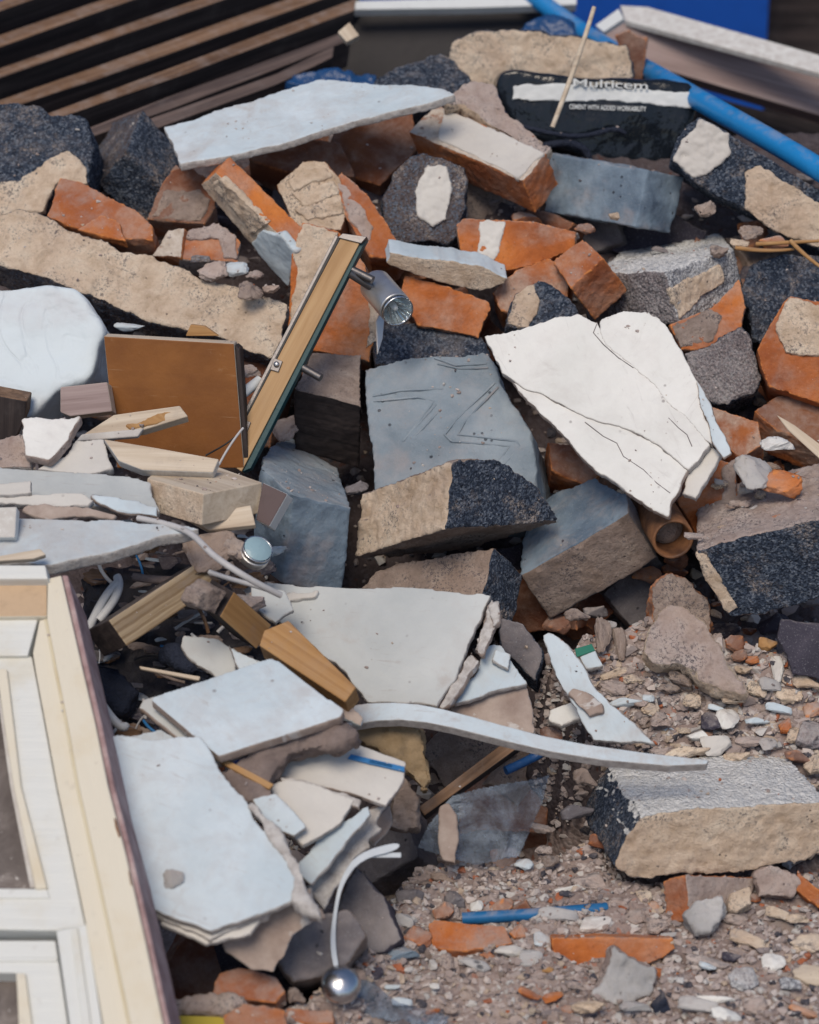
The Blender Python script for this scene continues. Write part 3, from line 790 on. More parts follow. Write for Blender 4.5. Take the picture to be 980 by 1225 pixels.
t = prism('plaster_sheet', 'large pale plaster sheet lying flat below the pallet', 'plasterboard', [(300, 180), (215, 197), (207, 176), (195, 152), (232, 143), (270, 128), (325, 112), (380, 95), (455, 101), (530, 106), (545, 113), (500, 126), (400, 152)], M_('plaster', 'gyps'), 'board', n=(-.15, .72, .65), th=.013, d=.10)
t = prism('cinder_block', 'black cinder chunk with a cream broken underside below the pallet', 'block', [(52, 251), (-30, 255), (-30, 126), (20, 121), (45, 126), (61, 138), (84, 134), (104, 142), (110, 160), (107, 221), (68, 217)], M_('cinder', 'cinder'), 'cinder', n=(-.05, .3, .95), th=.14, d=.03)
patch(t, 'mortar', [(52, 252), (-30, 256), (-30, 224), (20, 216), (57, 190), (82, 178), (103, 200), (106, 221), (68, 218)], M_('mortar'), 'F', .010)
prism('cinder_block', 'pitch dark block with a dusty purple side next to the plaster sheet', 'block', [(152, 180), (170, 132), (158, 136), (110, 155), (104, 205), (116, 220)], M_('cinderdust', 'cinder'), 'cinder', C=(204, 232), d=.0)
t = prism('brick', 'bright orange broken brick wedge below the black cinder chunk', 'brick', [(148, 286), (101, 276), (55, 259), (71, 212), (101, 219), (158, 249), (182, 269), (183, 287)], M_('brick'), 'brick', n=(-.1, .45, .88), th=.07, d=.05)
patch(t, 'flake', [(150, 288), (92, 274), (120, 257), (143, 266)], M_('brick'), 'F', .010, 'brick')
t = prism('brick', 'dull red brick half hidden beneath the corner of the plaster sheet', 'brick', [(245, 268), (175, 262), (185, 238), (205, 203), (228, 198), (250, 215), (258, 248)], M_('brickdull', 'brickdusty'), 'brick', n=(0, .3, .95), th=.08, d=-.02)
patch(t, 'mortar', [(240, 264), (182, 258), (196, 228), (240, 224), (252, 240)], M_('mortarbrown'), 'F', .004)
t = prism('brick', 'long orange brick with a ridged cream mortar face and white end', 'brick', [(354, 300), (258, 206), (240, 221), (300, 292), (345, 342)], M_('mortar', 'brick'), 'brick', C=(371, 280), d=.06)
patch(t, 'plaster_skim', [(355, 302), (345, 343), (322, 318), (300, 291), (312, 275), (336, 281)], M_('plaster'), 'F', .005, 'sheet')
patch(t, 'mortar', [(318, 268), (264, 214), (254, 222), (300, 280)], M_('mortar'), 'F', .008)
prism('brick', 'small cream coated brick piece on the long mortar block', 'brick', [(180, 306), (200, 275), (222, 272), (217, 309)], M_('coat', 'brick'), 'brick', n=(-.2, .3, .9), th=.05, d=.04)
t = prism('brick', 'orange brick fragment in a collar of grey mortar crumbs', 'brick', [(215, 310), (222, 277), (270, 270), (288, 290), (285, 314)], M_('brick', 'mortargrey'), 'brick', n=(.1, .4, .9), th=.05, d=.03)
patch(t, 'mortar', [(222, 285), (224, 274), (262, 267), (284, 284), (284, 310), (268, 308), (262, 284)], M_('mortargrey'), 'F', .010)
t = prism('mortar_block', 'longest cream mortar covered block lying above the white sack', 'block', [(323, 431), (283, 414), (235, 398), (175, 384), (104, 352), (57, 334), (-30, 310), (-30, 262), (7, 256), (24, 249), (101, 283), (182, 304), (240, 332), (300, 348), (344, 364), (338, 408)], M_('mortar', 'cinderdust'), 'rough', n=(0, .28, .95), th=.10, d=.03)

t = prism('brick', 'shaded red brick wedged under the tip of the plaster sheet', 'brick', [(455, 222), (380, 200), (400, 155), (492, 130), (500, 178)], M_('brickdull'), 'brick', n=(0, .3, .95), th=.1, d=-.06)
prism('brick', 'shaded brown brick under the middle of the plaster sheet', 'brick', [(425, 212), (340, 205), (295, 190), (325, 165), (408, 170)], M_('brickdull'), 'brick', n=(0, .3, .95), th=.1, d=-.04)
t = prism('brick', 'cream brick end with three rough mortar ridges', 'brick', [(352, 272), (329, 221), (362, 193), (389, 193), (408, 215), (415, 250), (408, 276)], M_('mortar', 'brick'), 'brick', n=(-.15, .2, .95), th=.08, d=.03)
for q in ([(352, 228), (342, 216), (366, 200), (390, 200), (398, 210)], [(362, 246), (348, 232), (398, 216), (408, 232)], [(368, 264), (354, 250), (408, 238), (413, 256)]):
    patch(t, 'mortar', q, M_('mortar'), 'F', .008)
t = prism('brick', 'tall orange brick with a dusty grey side leaning in the middle', 'brick', [(442, 307), (415, 262), (401, 216), (408, 205), (437, 230), (480, 296), (472, 308)], M_('brick', 'brickdusty'), 'brick', n=(-.05, .3, .95), th=.09, d=.02)
patch(t, 'mortar', [(420, 264), (404, 218), (418, 226), (448, 272), (440, 290)], M_('mortargrey'), 'F', .004)
t = prism('cinder_block', 'dark cinder chunk with one big cream mortar spot', 'block', [(474, 292), (457, 262), (456, 238), (488, 188), (506, 182), (556, 200), (560, 214), (549, 282), (538, 293)], M_('cinderdust', 'cinder'), 'cinder', n=(0, .15, .98), th=.12, d=.0)
patch(t, 'mortar', [(500, 258), (496, 228), (512, 198), (535, 198), (540, 232), (534, 262), (518, 270)], M_('plastercream'), 'F', .008)
t = prism('brick', 'long orange brick with a white coated top under the cement bag', 'brick', [(626, 217), (488, 157), (524, 125), (654, 182)], M_('coat', 'brick'), 'brick', C=(641, 255), d=.06)
patch(t, 'limewash', [(620, 214), (524, 166), (530, 130), (652, 183)], M_('plastercream'), 'F', .0025, 'sheet')
prism('mortar_lump', 'pinkish cream mortar slab sloping behind the white topped brick', 'mortar lump', [(650, 188), (590, 152), (553, 124), (532, 124), (565, 96), (594, 102), (607, 135), (662, 178)], M_('mortargrey', 'mortar'), 'rough', n=(.1, .5, .85), th=.06, d=.05)
prism('concrete_block', 'smooth blue grey concrete block below the cement bag', 'block', [(776, 203), (652, 181), (650, 254), (760, 272)], M_('conc', 'conc'), 'block', C=(819, 212), d=.06)
t = prism('cinder_block', 'large black cinder block with two cream mortar patches below the blue pipe', 'block', [(826, 215), (1010, 318), (1010, 240), (875, 161), (838, 138), (812, 164), (803, 192)], M_('cinder'), 'cinder', n=(-.1, -.06, .99), th=.14, d=.08)
patch(t, 'mortar', [(806, 192), (812, 168), (838, 143), (872, 160), (874, 184), (850, 205), (830, 213)], M_('plastercream'), 'F', .008)
patch(t, 'mortar', [(892, 226), (890, 206), (910, 197), (932, 215), (955, 226), (1005, 268), (1005, 312), (955, 287), (915, 268), (892, 250)], M_('mortar'), 'F', .010)

# ---- second row
t = prism('brick', 'orange brick with a cream middle beside the smooth blue grey block', 'brick', [(555, 318), (546, 268), (553, 261), (640, 265), (690, 277), (686, 298), (640, 316), (600, 324)], M_('brick', 'brickdusty'), 'brick', n=(-.05, .1, .98), th=.09, d=.04)
patch(t, 'mortar', [(568, 316), (573, 264), (606, 265), (598, 300), (585, 320)], M_('plastercream'), 'F', .003)
prism('brick', 'orange brick lump with one pale sloping face', 'brick', [(682, 346), (660, 313), (696, 286), (722, 309)], M_('brick', 'brick'), 'brick', C=(712, 384), d=.06)
t = prism('brick', 'rounded brick stub touching the top corner of the plasterboard', 'brick', [(600, 372), (588, 350), (618, 322), (655, 308), (684, 322), (680, 370), (640, 385)], M_('brickdusty', 'brick'), 'brick', n=(-.1, .25, .95), th=.09, d=.0)
t = prism('cinder_block', 'blue black cinder lump with a cream patch above the plasterboard', 'block', [(640, 398), (605, 388), (615, 352), (645, 334), (675, 350), (692, 372), (686, 392)], M_('cinder'), 'cinder', n=(0, .3, .95), th=.07, d=.035)
patch(t, 'mortar', [(634, 394), (608, 387), (617, 352), (640, 338), (647, 362)], M_('mortar'), 'F', .006)
t = prism('granite_block', 'big speckled grey block with white dusted top', 'block', [(795, 325), (714, 327), (735, 308), (778, 270), (805, 258), (848, 260), (878, 300)], M_('granlight', 'granpurple', 'gran'), 'cinder', C=(810, 386), d=.08)
patch(t, 'mortar', [(802, 346), (862, 314), (868, 336), (814, 382)], M_('mortar'), 'B', .006)
t = prism('brick', 'orange brick trapped beneath the big speckled block', 'brick', [(815, 418), (802, 388), (852, 367), (884, 332), (893, 367), (887, 394), (839, 419)], M_('brick', 'brickdusty'), 'brick', n=(-.05, .2, .97), th=.1, d=.03)
patch(t, 'mortar', [(815, 416), (804, 389), (848, 368), (864, 378), (852, 408)], M_('mortarbrown'), 'F', .004)
prism('cinder_block', 'purple grey speckled block under the trapped orange brick', 'block', [(838, 476), (816, 421), (888, 390), (900, 408), (912, 452), (904, 470), (869, 484)], M_('granpurple', 'cinder'), 'cinder', n=(-.05, .15, .98), th=.12, d=.0)
prism('cinder_block', 'blue black rough boulder behind the mortar faced orange brick', 'block', [(900, 405), (886, 345), (900, 315), (940, 303), (1005, 308), (1005, 410), (940, 420)], M_('cinder'), 'cinder', n=(-.1, .3, .95), th=.15, d=-.02)
t = prism('brick', 'large orange brick with flaky cream mortar at the frame edge', 'brick', [(1010, 490), (920, 463), (905, 418), (932, 370), (946, 354), (1010, 362)], M_('brick'), 'brick', n=(-.12, .15, .97), th=.11, d=.06)
patch(t, 'mortar', [(940, 422), (928, 388), (943, 354), (1008, 374), (1008, 430)], M_('mortar'), 'F', .012)
prism('brick', 'dusty brown brick just beside the cracked plasterboard corner', 'brick', [(886, 550), (866, 530), (845, 484), (908, 504), (915, 532)], M_('brickdusty', 'brick'), 'brick', n=(-.1, .4, .9), th=.08, d=.02)
prism('brick', 'dull brick lying below the large mortar faced orange brick', 'brick', [(1010, 545), (930, 515), (903, 492), (930, 473), (1010, 480)], M_('brickdull', 'brickdusty'), 'brick', n=(0, .5, .86), th=.07, d=-.02)
t = prism('stone_fragment', 'thin cream fragment with a white upper edge beside the spotlight', 'fragment', [(574, 348), (527, 337), (462, 316), (466, 302), (544, 312), (608, 332), (603, 340)], M_('mortar', 'plaster'), 'board', n=(.05, -.5, .86), th=.05, d=.06)
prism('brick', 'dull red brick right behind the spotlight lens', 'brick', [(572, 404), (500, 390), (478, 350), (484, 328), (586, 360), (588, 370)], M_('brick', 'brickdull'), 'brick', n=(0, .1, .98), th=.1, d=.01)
t = prism('brick', 'upright brick with cream face behind the wooden rail', 'brick', [(442, 433), (370, 420), (344, 392), (349, 300), (362, 265), (405, 277), (438, 318), (448, 405)], M_('brick', 'brickdusty'), 'brick', n=(-.05, .1, .98), th=.1, d=.02)
patch(t, 'mortar', [(346, 388), (350, 300), (363, 267), (404, 278), (388, 328), (374, 350), (364, 392)], M_('mortar'), 'F', .007)
patch(t, 'mortar', [(438, 415), (440, 350), (452, 352), (456, 405)], M_('mortar'), 'F', .006)
t = prism('clay_block', 'brown hollow clay block with a bitten out corner', 'block', [(432, 486), (352, 466), (373, 422), (433, 424)], M_('mortarbrown', 'wooddark'), 'brick', C=(430, 560), d=.0)

# ---- rail and spotlights
rl = empty('wooden_rail', 'narrow wooden rail with metal channel leaning across the bricks', 'rail', at(280, 560, rdep(280, 545) - .07))
RP = (at(345, 425, rdep(345, 425) - .115), v2w((-.12, .15, .97)))
def pp(name, poly, m, h_, th, preset='crisp'): return prism(name, None, None, poly, m, preset, plane=RP, hgt=h_, th=th, parent=rl)
pp('wooden_strip', [(268, 550), (408, 284), (430, 291), (289, 564)], M_('rail'), .0, .018)
pp('glass_strip', [(290, 564.5), (430.5, 291), (439, 285), (300, 560)], M_('teal'), -.004, .016)
pp('metal_channel', [(263.5, 547), (401.5, 281), (404.5, 283), (267, 550)], M_('darksteel'), .001, .022)
pp('dark_seal', [(265.5, 549), (404.8, 282), (407.6, 284), (268, 551)], M_('rubber'), .001, .02)
pp('end_cap', [(404, 284), (410, 279), (439, 283), (432, 291)], M_('darksteel'), .003, .02)
for (u_, v_) in ((293, 509), (331, 436)):
    br = pp('bracket', [(u_ - 8, v_ + 6), (u_ - 3, v_ - 8), (u_ + 7, v_ - 4), (u_ + 2, v_ + 9)], M_('darksteel'), .003, .006)
    lathe('screw', [(.0005, .004), (.0032, .0038), (.0042, .0022), (.0042, .0)], hit(u_, v_, RP[0] + RP[1] * .003, RP[1]), RP[1], M_('steel'), br, 20)
for (a_, b_) in (((356, 436), (384, 452)), ((412, 318), (446, 335))):
    p_ = hit(*a_, RP[0] - RP[1] * .012, RP[1]); q_ = hit(*b_, RP[0] - RP[1] * .006, RP[1])
    tube('peg', None, None, [p_, q_], .0058, M_('darksteel'), parent=rl, smooth_=False)
tube('broken_lead', 'thin black wires sprouting from the foot of the wooden rail', 'wire', [(246, 545, .05), (258, 538, .06), (268, 534, .07), (285, 520, .08)], .0012, M_('rubber'))
tube('broken_lead', 'bluish stripped lead at the foot of the wooden rail', 'wire', [(262, 556, .06), (268, 544, .07), (280, 524, .09), (291, 512, .10)], .0016, M_('cable'))

def spotlight(label, lens_uv, ax, R, L, d, stem=None, cover=False):
    P = at(*lens_uv, rdep(*lens_uv) - d); A = v2w(ax)
    s = empty('spotlight', label, 'spotlight', P, Z=A)
    lathe('lamp_body', [(.001, -L), (R * .98, -L), (R * 1.04, -L + .003), (R * 1.04, -.012), (R * .99, -.008), (R * .99, -.020)], P, A, M_('aluminium'), s)
    lathe('rim', [(R * .93, -.004), (R * 1.0, 0), (R * 1.0, -.005), (R * .9, -.012)], P, A, M_('chrome'), s)
    n_ = 44; prof_ = [(R * .93 * k / 8, -.030 + .027 * (k / 8) ** 2) for k in range(1, 9)]
    rf = lathe('reflector', prof_, P, A, M_('lens'), s, n_)
    for v_ in rf.o.data.vertices:
        a_ = math.atan2(v_.co.y, v_.co.x); rr = math.hypot(v_.co.x, v_.co.y)
        v_.co.z += .0022 * (rr / R) * (1 if round(a_ / (2 * math.pi / n_)) % 2 else -1)
    for f in rf.o.data.polygons: f.use_smooth = False
    if cover: lathe('glass_cover', [(.0003, .0035), (R * .35, .003), (R * .7, .0018), (R * .93, -.0008)], P, A, M_('coverglass'), s)
    else: lathe('bulb', [(.0005, -.008), (.003, -.009), (.0045, -.013), (.0045, -.028)], P, A, M_('white'), s, 16)
    if stem: tube('stem', None, None, [P + A * (-L * .6), P + A * (-L * .6) + v2w(stem) * .06], .006, M_('darksteel'), parent=s, smooth_=False)
    return s
spotlight('grey metal spotlight with ribbed lens beside the wooden rail', (477, 373), (.40, -.52, .75), .0225, .085, .17, stem=(-.5, .3, .2))
spotlight('small spotlight facing up under the sawn wooden block', (309, 656), (.34, .55, .76), .0195, .022, .13, cover=True)
prism('metal_foil', 'strip of bright aluminium standing below the spotlight', 'metal strip', [(452, 424), (450, 385), (456, 372), (461, 372), (458, 405)], M_('aluminium'), 'crisp', n=(.5, .2, .8), th=.003, d=.09)

# ---- the big cracked plasterboard
pbt = prism('plasterboard', 'big white cracked plasterboard sheet leaning over bricks', 'plasterboard',
    [(600, 446), (579, 401), (640, 388), (692, 375), (714, 386), (721, 398), (726, 412), (748, 428), (770, 447), (790, 465), (806, 485), (824, 498), (838, 516), (850, 532), (838, 548), (824, 563), (800, 543), (785, 531), (745, 512), (707, 501), (680, 489), (650, 472), (618, 459)],
    M_('plasterwhite', 'gyps'), 'board', n=(-.22, .42, .88), th=.012, d=.16)
def pq(name, poly, h_, th, m=None, rag=None): return prism(name, None, None, poly, m or M_('plasterwhite', 'gyps'), 'board', plane=pbt.planes['F'], hgt=h_, th=th, parent=pbt, rag=rag)
pq('cracked_corner', [(717, 386), (722, 380), (748, 371), (776, 373), (799, 391), (818, 424), (832, 452), (838, 480), (851, 518), (852, 532), (836, 517.5), (821.5, 499.5), (803.5, 486.5), (787.5, 466.5), (767.5, 448.5), (745.5, 429.5), (724, 413), (718.5, 399)], .001, .013)
pq('broken_layer', [(599, 445), (618, 458), (650, 471), (680, 488), (707, 500), (745, 511), (785, 530), (824, 562), (812, 588), (803, 600), (800, 619), (785, 612), (761, 596), (740, 580), (717, 566), (690, 541), (668, 515), (650, 499), (622, 470)], -.003, .012, M_('plasterwhite', 'paper'))
for q in ([(700, 505), (722, 522), (738, 530), (746, 546), (770, 562), (786, 578), (802, 590)], [(714, 388), (710, 398), (722, 412), (740, 428), (758, 440)], [(800, 500), (812, 512), (822, 520), (828, 534)]):
    tube('crack', None, None, [hit(*p, pbt.planes['F'][0] + pbt.planes['F'][1] * (-.0025 if q[0][0] == 700 else .0004), pbt.planes['F'][1]) for p in q], .0007, M_('concdirty'), parent=pbt, smooth_=False, res=1)
pq('torn_paper', [(833, 454), (846, 474), (862, 514), (876, 542), (866, 549), (852, 530), (848, 508), (838, 486)], .004, .006, M_('plaster', 'paper'))
pq('broken_corner', [(816, 590), (824, 566), (851, 534), (863, 541), (853, 562), (832, 596)], -.014, .012, M_('plastercream', 'gyps'))
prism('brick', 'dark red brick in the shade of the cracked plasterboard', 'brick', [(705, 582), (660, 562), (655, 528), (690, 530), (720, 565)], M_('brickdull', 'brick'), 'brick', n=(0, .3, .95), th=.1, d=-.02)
t = prism('brick', 'orange brick standing under the lowest plasterboard corner', 'brick', [(834, 644), (810, 600), (852, 546), (880, 556), (884, 605), (880, 633)], M_('brick', 'brickdusty'), 'brick', n=(-.05, .0, 1), th=.1, d=.03)
patch(t, 'mortar', [(872, 632), (864, 560), (882, 548), (887, 626)], M_('mortargrey'), 'F', .006)

# ---- middle blocks
t = prism('paving_slab', 'flat blue grey concrete block with moulded zigzag ridges', 'block', [(640, 600), (449, 592), (436, 440), (513, 424), (580, 421), (594, 440), (605, 467), (637, 518)], M_('concslab', 'concslab'), 'block', n=(-.20, .38, .9), th=.14, d=.03)
SP = t.planes['F']
for q in ([(446, 474), (480, 467), (530, 465)], [(447, 480), (500, 475), (520, 480), (484, 526)], [(522, 484), (482, 528)], [(530, 487), (494, 525)],
          [(592, 458), (546, 502), (532, 520), (540, 528), (610, 534), (592, 558)], [(596, 463), (556, 505), (548, 520), (618, 528), (622, 534), (600, 560)],
          [(520, 428), (545, 437), (582, 435)], [(524, 435), (550, 441), (584, 440)]):
    tube('moulded_ridge', None, None, [hit(*p, SP[0] + SP[1] * .0002, SP[1]) for p in q], .0017, M_('concslab'), parent=t, smooth_=False, res=2)
prism('cinder_block', 'low dark cinder chunk behind the zigzag ridged slab', 'block', [(450, 436), (446, 402), (465, 384), (520, 384), (576, 402), (588, 428), (515, 436)], M_('cinder', 'cinderdust'), 'cinder', n=(0, .45, .88), th=.12, d=-.03)
prism('concrete_block', 'smooth blue grey cube shaped block next to the rail foot', 'block', [(350, 592), (312, 560), (322, 537), (345, 521), (404, 560), (420, 608)], M_('concslab', 'conc'), 'block', C=(338, 700), d=.02)
t = prism('cinder_block', 'cinder block with black front face and cream broken end', 'block', [(533, 633), (668, 624), (640, 577), (600, 551), (541, 552)], M_('cinder', 'mortarbrown', 'mortar'), 'cinder', C=(424, 668), d=.12)
prism('concrete_block', 'dusty tan block with a blue black end under the cinder block', 'block', [(576, 713), (430, 704), (450, 682), (540, 661), (592, 653)], M_('mortarbrown', 'mortarbrown', 'cinder'), 'block', C=(612, 748), d=.04)
prism('concrete_block', 'wide block with smooth blue top and rough brown front', 'block', [(752, 614), (622, 690), (624, 650), (645, 600), (712, 569), (750, 590)], M_('conc', 'mortarbrown', 'concdirty'), 'block', C=(787, 668), d=.06)
prism('concrete_block', 'small grey block fragment at the end of the curled plasterboard', 'block', [(640, 812), (600, 775), (598, 738), (625, 744), (650, 778)], M_('concdirty', 'cinder'), 'block', n=(-.1, .3, .95), th=.08, d=.02)
cp = empty('clay_pipe', 'broken brown clay pipe end poking out below the plasterboard', 'pipe', at(806, 645, rdep(806, 645) - .06))
PA = v2w((.12, -.35, .93)); PP = at(806, 646, rdep(806, 646) - .08)
lathe('pipe_wall', [(.0235, -.16), (.0285, -.15), (.0285, -.004), (.0265, .0), (.0235, -.004), (.0225, -.16)], PP, PA, M_('clay'), cp)
lathe('soil_plug', [(.0002, -.035), (.010, -.033), (.0225, -.045)], PP, PA, M_('mortarbrown'), cp)
t = prism('cinder_block', 'black cinder block with a dusty pebble strewn top', 'block', [(876, 738), (866, 728), (832, 658), (900, 642), (1020, 616), (1020, 705), (940, 728)], M_('cinder', 'mortargrey'), 'cinder', n=(-.12, -.38, .92), th=.2, d=.10)
patch(t, 'mortar', [(872, 735), (864, 726), (832, 662), (846, 664), (884, 728)], M_('mortar'), 'F', .006)
prism('mortar_lump', 'round topped mortar lump with an orange stain above the scree', 'mortar lump', [(800, 765), (780, 740), (782, 700), (800, 685), (822, 690), (846, 715), (855, 745), (840, 770)], M_('mortarbrown', 'brickdusty'), 'lump', n=(0, .2, .97), th=.08, d=.02)
prism('mortar_lump', 'largest pinkish grey mortar lump sitting on the scree', 'mortar lump', [(781, 795), (770, 778), (785, 736), (802, 723), (822, 727), (862, 768), (870, 790), (897, 832), (865, 826), (818, 797)], M_('mortargrey', 'mortar'), 'lump', n=(-.05, .3, .95), th=.09, d=.06)
prism('roof_slate', 'dark purple slate piece standing at the edge of the scree', 'slate', [(948, 806), (930, 762), (934, 740), (1020, 744), (1020, 815)], M_('slate', 'slate'), 'board', n=(-.1, .1, .98), th=.012, d=.06)
t = prism('plasterboard_scrap', 'jagged pale plasterboard splinter stuck upright in the scree', 'plasterboard', [(709, 886), (690, 850), (676, 828), (664, 805), (656, 782), (649, 760), (656, 756), (668, 762), (693, 788), (704, 806), (716, 827), (750, 858), (788, 892)], M_('plaster', 'gyps'), 'board', n=(-.3, .35, .88), th=.010, d=.10)
patch(t, 'torn_paper', [(705, 856), (678, 830), (684, 822), (698, 826), (720, 842), (722, 852)], M_('paper'), 'F', .008, 'sheet')

# ---- lower left sheets
t = prism('plasterboard', 'wide dusty grey plasterboard with crushed broken edge', 'plasterboard', [(523, 845), (440, 840), (400, 792), (335, 745), (318, 697), (450, 703), (588, 711), (578, 735), (562, 768), (546, 812)], M_('plasterdusty', 'gyps'), 'board', n=(-.1, .50, .86), th=.012, d=.13)
for q, h_ in (([(590, 712), (598, 738), (578, 786), (566, 776), (580, 738)], .002), ([(574, 790), (556, 820), (536, 846), (525, 848), (548, 812), (563, 776)], -.004), ([(583, 722), (597, 716), (599, 745), (588, 752)], .006)):
    prism('broken_edge', None, None, q, M_('gyps', 'paper'), 'rough', plane=t.planes['F'], hgt=h_, th=.014, parent=t)
patch(t, 'torn_paper', [(322, 728), (322, 716), (352, 708), (382, 706), (378, 714), (350, 718)], M_('plastercream'), 'F', .006, 'sheet')
prism('plasterboard', 'small white plasterboard corner under the crushed edge', 'plasterboard', [(542, 842), (583, 772), (600, 771), (632, 818)], M_('plaster', 'gyps'), 'board', n=(0, .55, .83), th=.010, d=.12)
prism('plasterboard', 'brown papered plasterboard back under the white corner', 'plasterboard', [(535, 868), (540, 846), (629, 817), (638, 850), (640, 878)], M_('paper', 'gyps'), 'board', n=(0, .3, .95), th=.010, d=.11)
cst = prism('curved_panel', 'long bowed white board strip spanning above the dark hollow', 'board',
    [(415, 868), (415, 845), (440, 841), (470, 840), (500, 842), (530, 848), (565, 857), (600, 867), (650, 880), (700, 890), (770, 900), (848, 909), (846, 914), (800, 916), (720, 909), (660, 899), (620, 890), (580, 880), (540, 870), (510, 864), (480, 861), (450, 862)],
    M_('plaster', 'gyps'), 'wood', n=(0, .62, .78), th=.016, d=.20, rag=0)
st = prism('white_board', 'smooth pale blue white board on top of its stack', 'board', [(262, 905), (180, 837), (185, 832), (322, 787), (332, 790), (412, 850), (408, 858)], M_('plaster', 'paper'), 'board', n=(-.05, .66, .75), th=.016, d=.245, rag=.0008)
prism('white_board', 'grey edged second board directly beneath the top board', 'board', [(252, 916), (166, 846), (172, 836), (300, 800), (412, 862)], M_('plasterdusty', 'paper'), 'board', n=(-.05, .66, .75), th=.012, d=.215, rag=.001)
prism('white_board', 'narrow pale board strip pointing out from the window frame', 'board', [(118, 921), (116, 890), (192, 872), (236, 896)], M_('plaster', 'gyps'), 'board', n=(0, .68, .73), th=.014, d=.215, rag=.0006)
t = prism('plasterboard', 'large flat white plasterboard with small stones on it', 'plasterboard', [(252, 1114), (236, 1107), (182, 1087), (160, 1068), (132, 960), (128, 880), (240, 880), (290, 950), (332, 1014), (352, 1046), (353, 1076), (325, 1088)], M_('plaster', 'gyps'), 'board', n=(-.05, .60, .80), th=.010, d=.16)
prism('broken_layer', None, None, [(250, 1126), (215, 1108), (178, 1090), (182, 1080), (252, 1104), (330, 1080), (320, 1096)], M_('plastercream', 'gyps'), 'board', plane=t.planes['F'], hgt=-.012, th=.012, parent=t)
prism('crumbled_edge', None, None, [(350, 1078), (348, 1046), (320, 1000), (293, 962), (302, 958), (332, 985), (358, 1030), (372, 1078), (385, 1098)], M_('gyps', 'gyps'), 'rough', plane=t.planes['F'], hgt=.003, th=.014, parent=t)
prism('plasterboard', 'crumpled brown paper backed plasterboard piece hanging below the flat sheet', 'plasterboard', [(300, 1160), (270, 1140), (260, 1112), (325, 1088), (372, 1062), (385, 1098), (350, 1120), (328, 1165)], M_('paper', 'gyps'), 'sheet', n=(0, .1, .98), th=.010, d=.11)
prism('plasterboard', 'cream plasterboard scrap under the blue striped board', 'plasterboard', [(362, 1012), (325, 985), (322, 938), (340, 932), (425, 957), (408, 985)], M_('plastercream', 'gyps'), 'board', n=(0, .5, .86), th=.010, d=.20)
prism('plasterboard', 'bluish white folded board strip beside the cream scrap', 'plasterboard', [(372, 1058), (352, 1038), (395, 990), (440, 962), (444, 975), (410, 1015)], M_('plaster', 'gyps'), 'board', n=(-.2, .5, .84), th=.008, d=.205)
prism('plasterboard', 'ragged grey gypsum edge with teeth along its side', 'plasterboard', [(388, 1088), (366, 1060), (410, 1012), (440, 968), (464, 962), (450, 985), (458, 992), (440, 1005), (444, 1014), (424, 1026), (420, 1046), (402, 1062)], M_('gyps', 'gyps'), 'board', n=(.1, .4, .9), th=.010, d=.185)
t = prism('printed_board', 'creased white board with a printed blue stripe', 'board', [(462, 964), (430, 952), (328, 928), (330, 918), (346, 903), (415, 886), (486, 911), (484, 934)], M_('plastercream', 'paper'), 'board', n=(.05, .6, .8), th=.008, d=.23, rag=.0008)
for q in ([(380, 896), (384, 891), (412, 898), (408, 903)], [(416, 907), (420, 902), (484, 917), (484, 923)], [(440, 913), (443, 908), (470, 914), (470, 919)]):
    prism('blue_stripe', None, None, q, M_('bluetape'), 'crisp', plane=t.planes['F'], hgt=.0042, th=.003, parent=t)

# ---- wood in the lower left
prism('timber_batten', 'sawn batten with ribbed grain lying across the dark debris', 'batten', [(152, 773), (259, 701), (239, 671), (130, 742)], M_('woodgrain', 'wooddark', 'wooddark'), 'wood', C=(124, 786), d=.17)
t = prism('wood_block', 'tan wood block with plaster clinging to its end', 'wood block', [(263, 738), (307, 777), (325, 748), (280, 708)], M_('woodtan', 'wooddark', 'wooddark'), 'wood', C=(236, 722), d=.19)
prism('plaster_crumb', None, None, [(258, 736), (234, 726), (240, 710), (256, 703), (272, 706)], M_('mortarbrown', 'mortarbrown'), 'rough', plane=t.planes['F'], hgt=.002, th=.03, parent=t)
prism('wood_block', 'pale tan wood block touching the top white board', 'wood block', [(413, 840), (310, 772), (316, 754), (345, 742), (426, 822)], M_('woodtan', 'woodtan'), 'wood', n=(-.1, .45, .88), th=.04, d=.21)
t = prism('plywood_panel', 'square orange brown plywood panel standing on edge', 'wood panel', [(280, 411), (124, 402), (134, 500), (140, 560), (292, 560)], M_('woodply', 'woodpale'), 'wood', n=(-.08, -.20, .97), th=.028, d=.06)
prism('splintered_edge', None, None, [(281, 413), (287, 418), (297, 548), (291, 548)], M_('wooddark'), 'wood', plane=t.planes['F'], hgt=-.004, th=.03, parent=t)
prism('wood_splinters', None, None, [(222, 402), (228, 388), (245, 390), (262, 402)], M_('woodtan'), 'wood', plane=t.planes['F'], hgt=-.02, th=.008, parent=t)
t = prism('broken_moulding', 'split hollow wooden moulding in front of the plywood panel', 'wood moulding', [(96, 522), (136, 496), (215, 485), (225, 498), (172, 514)], M_('woodpale', 'woodpale'), 'wood', n=(0, .35, .93), th=.02, d=.15)
patch(t, 'hollow_core', [(156, 513), (150, 508), (196, 492), (221, 488), (216, 499)], M_('woodtan'), 'F', .0015, 'sheet')
prism('white_lip', None, None, [(90, 528), (98, 519), (172, 512), (165, 522)], M_('plastercream'), 'wood', plane=t.planes['F'], hgt=.006, th=.008, parent=t)
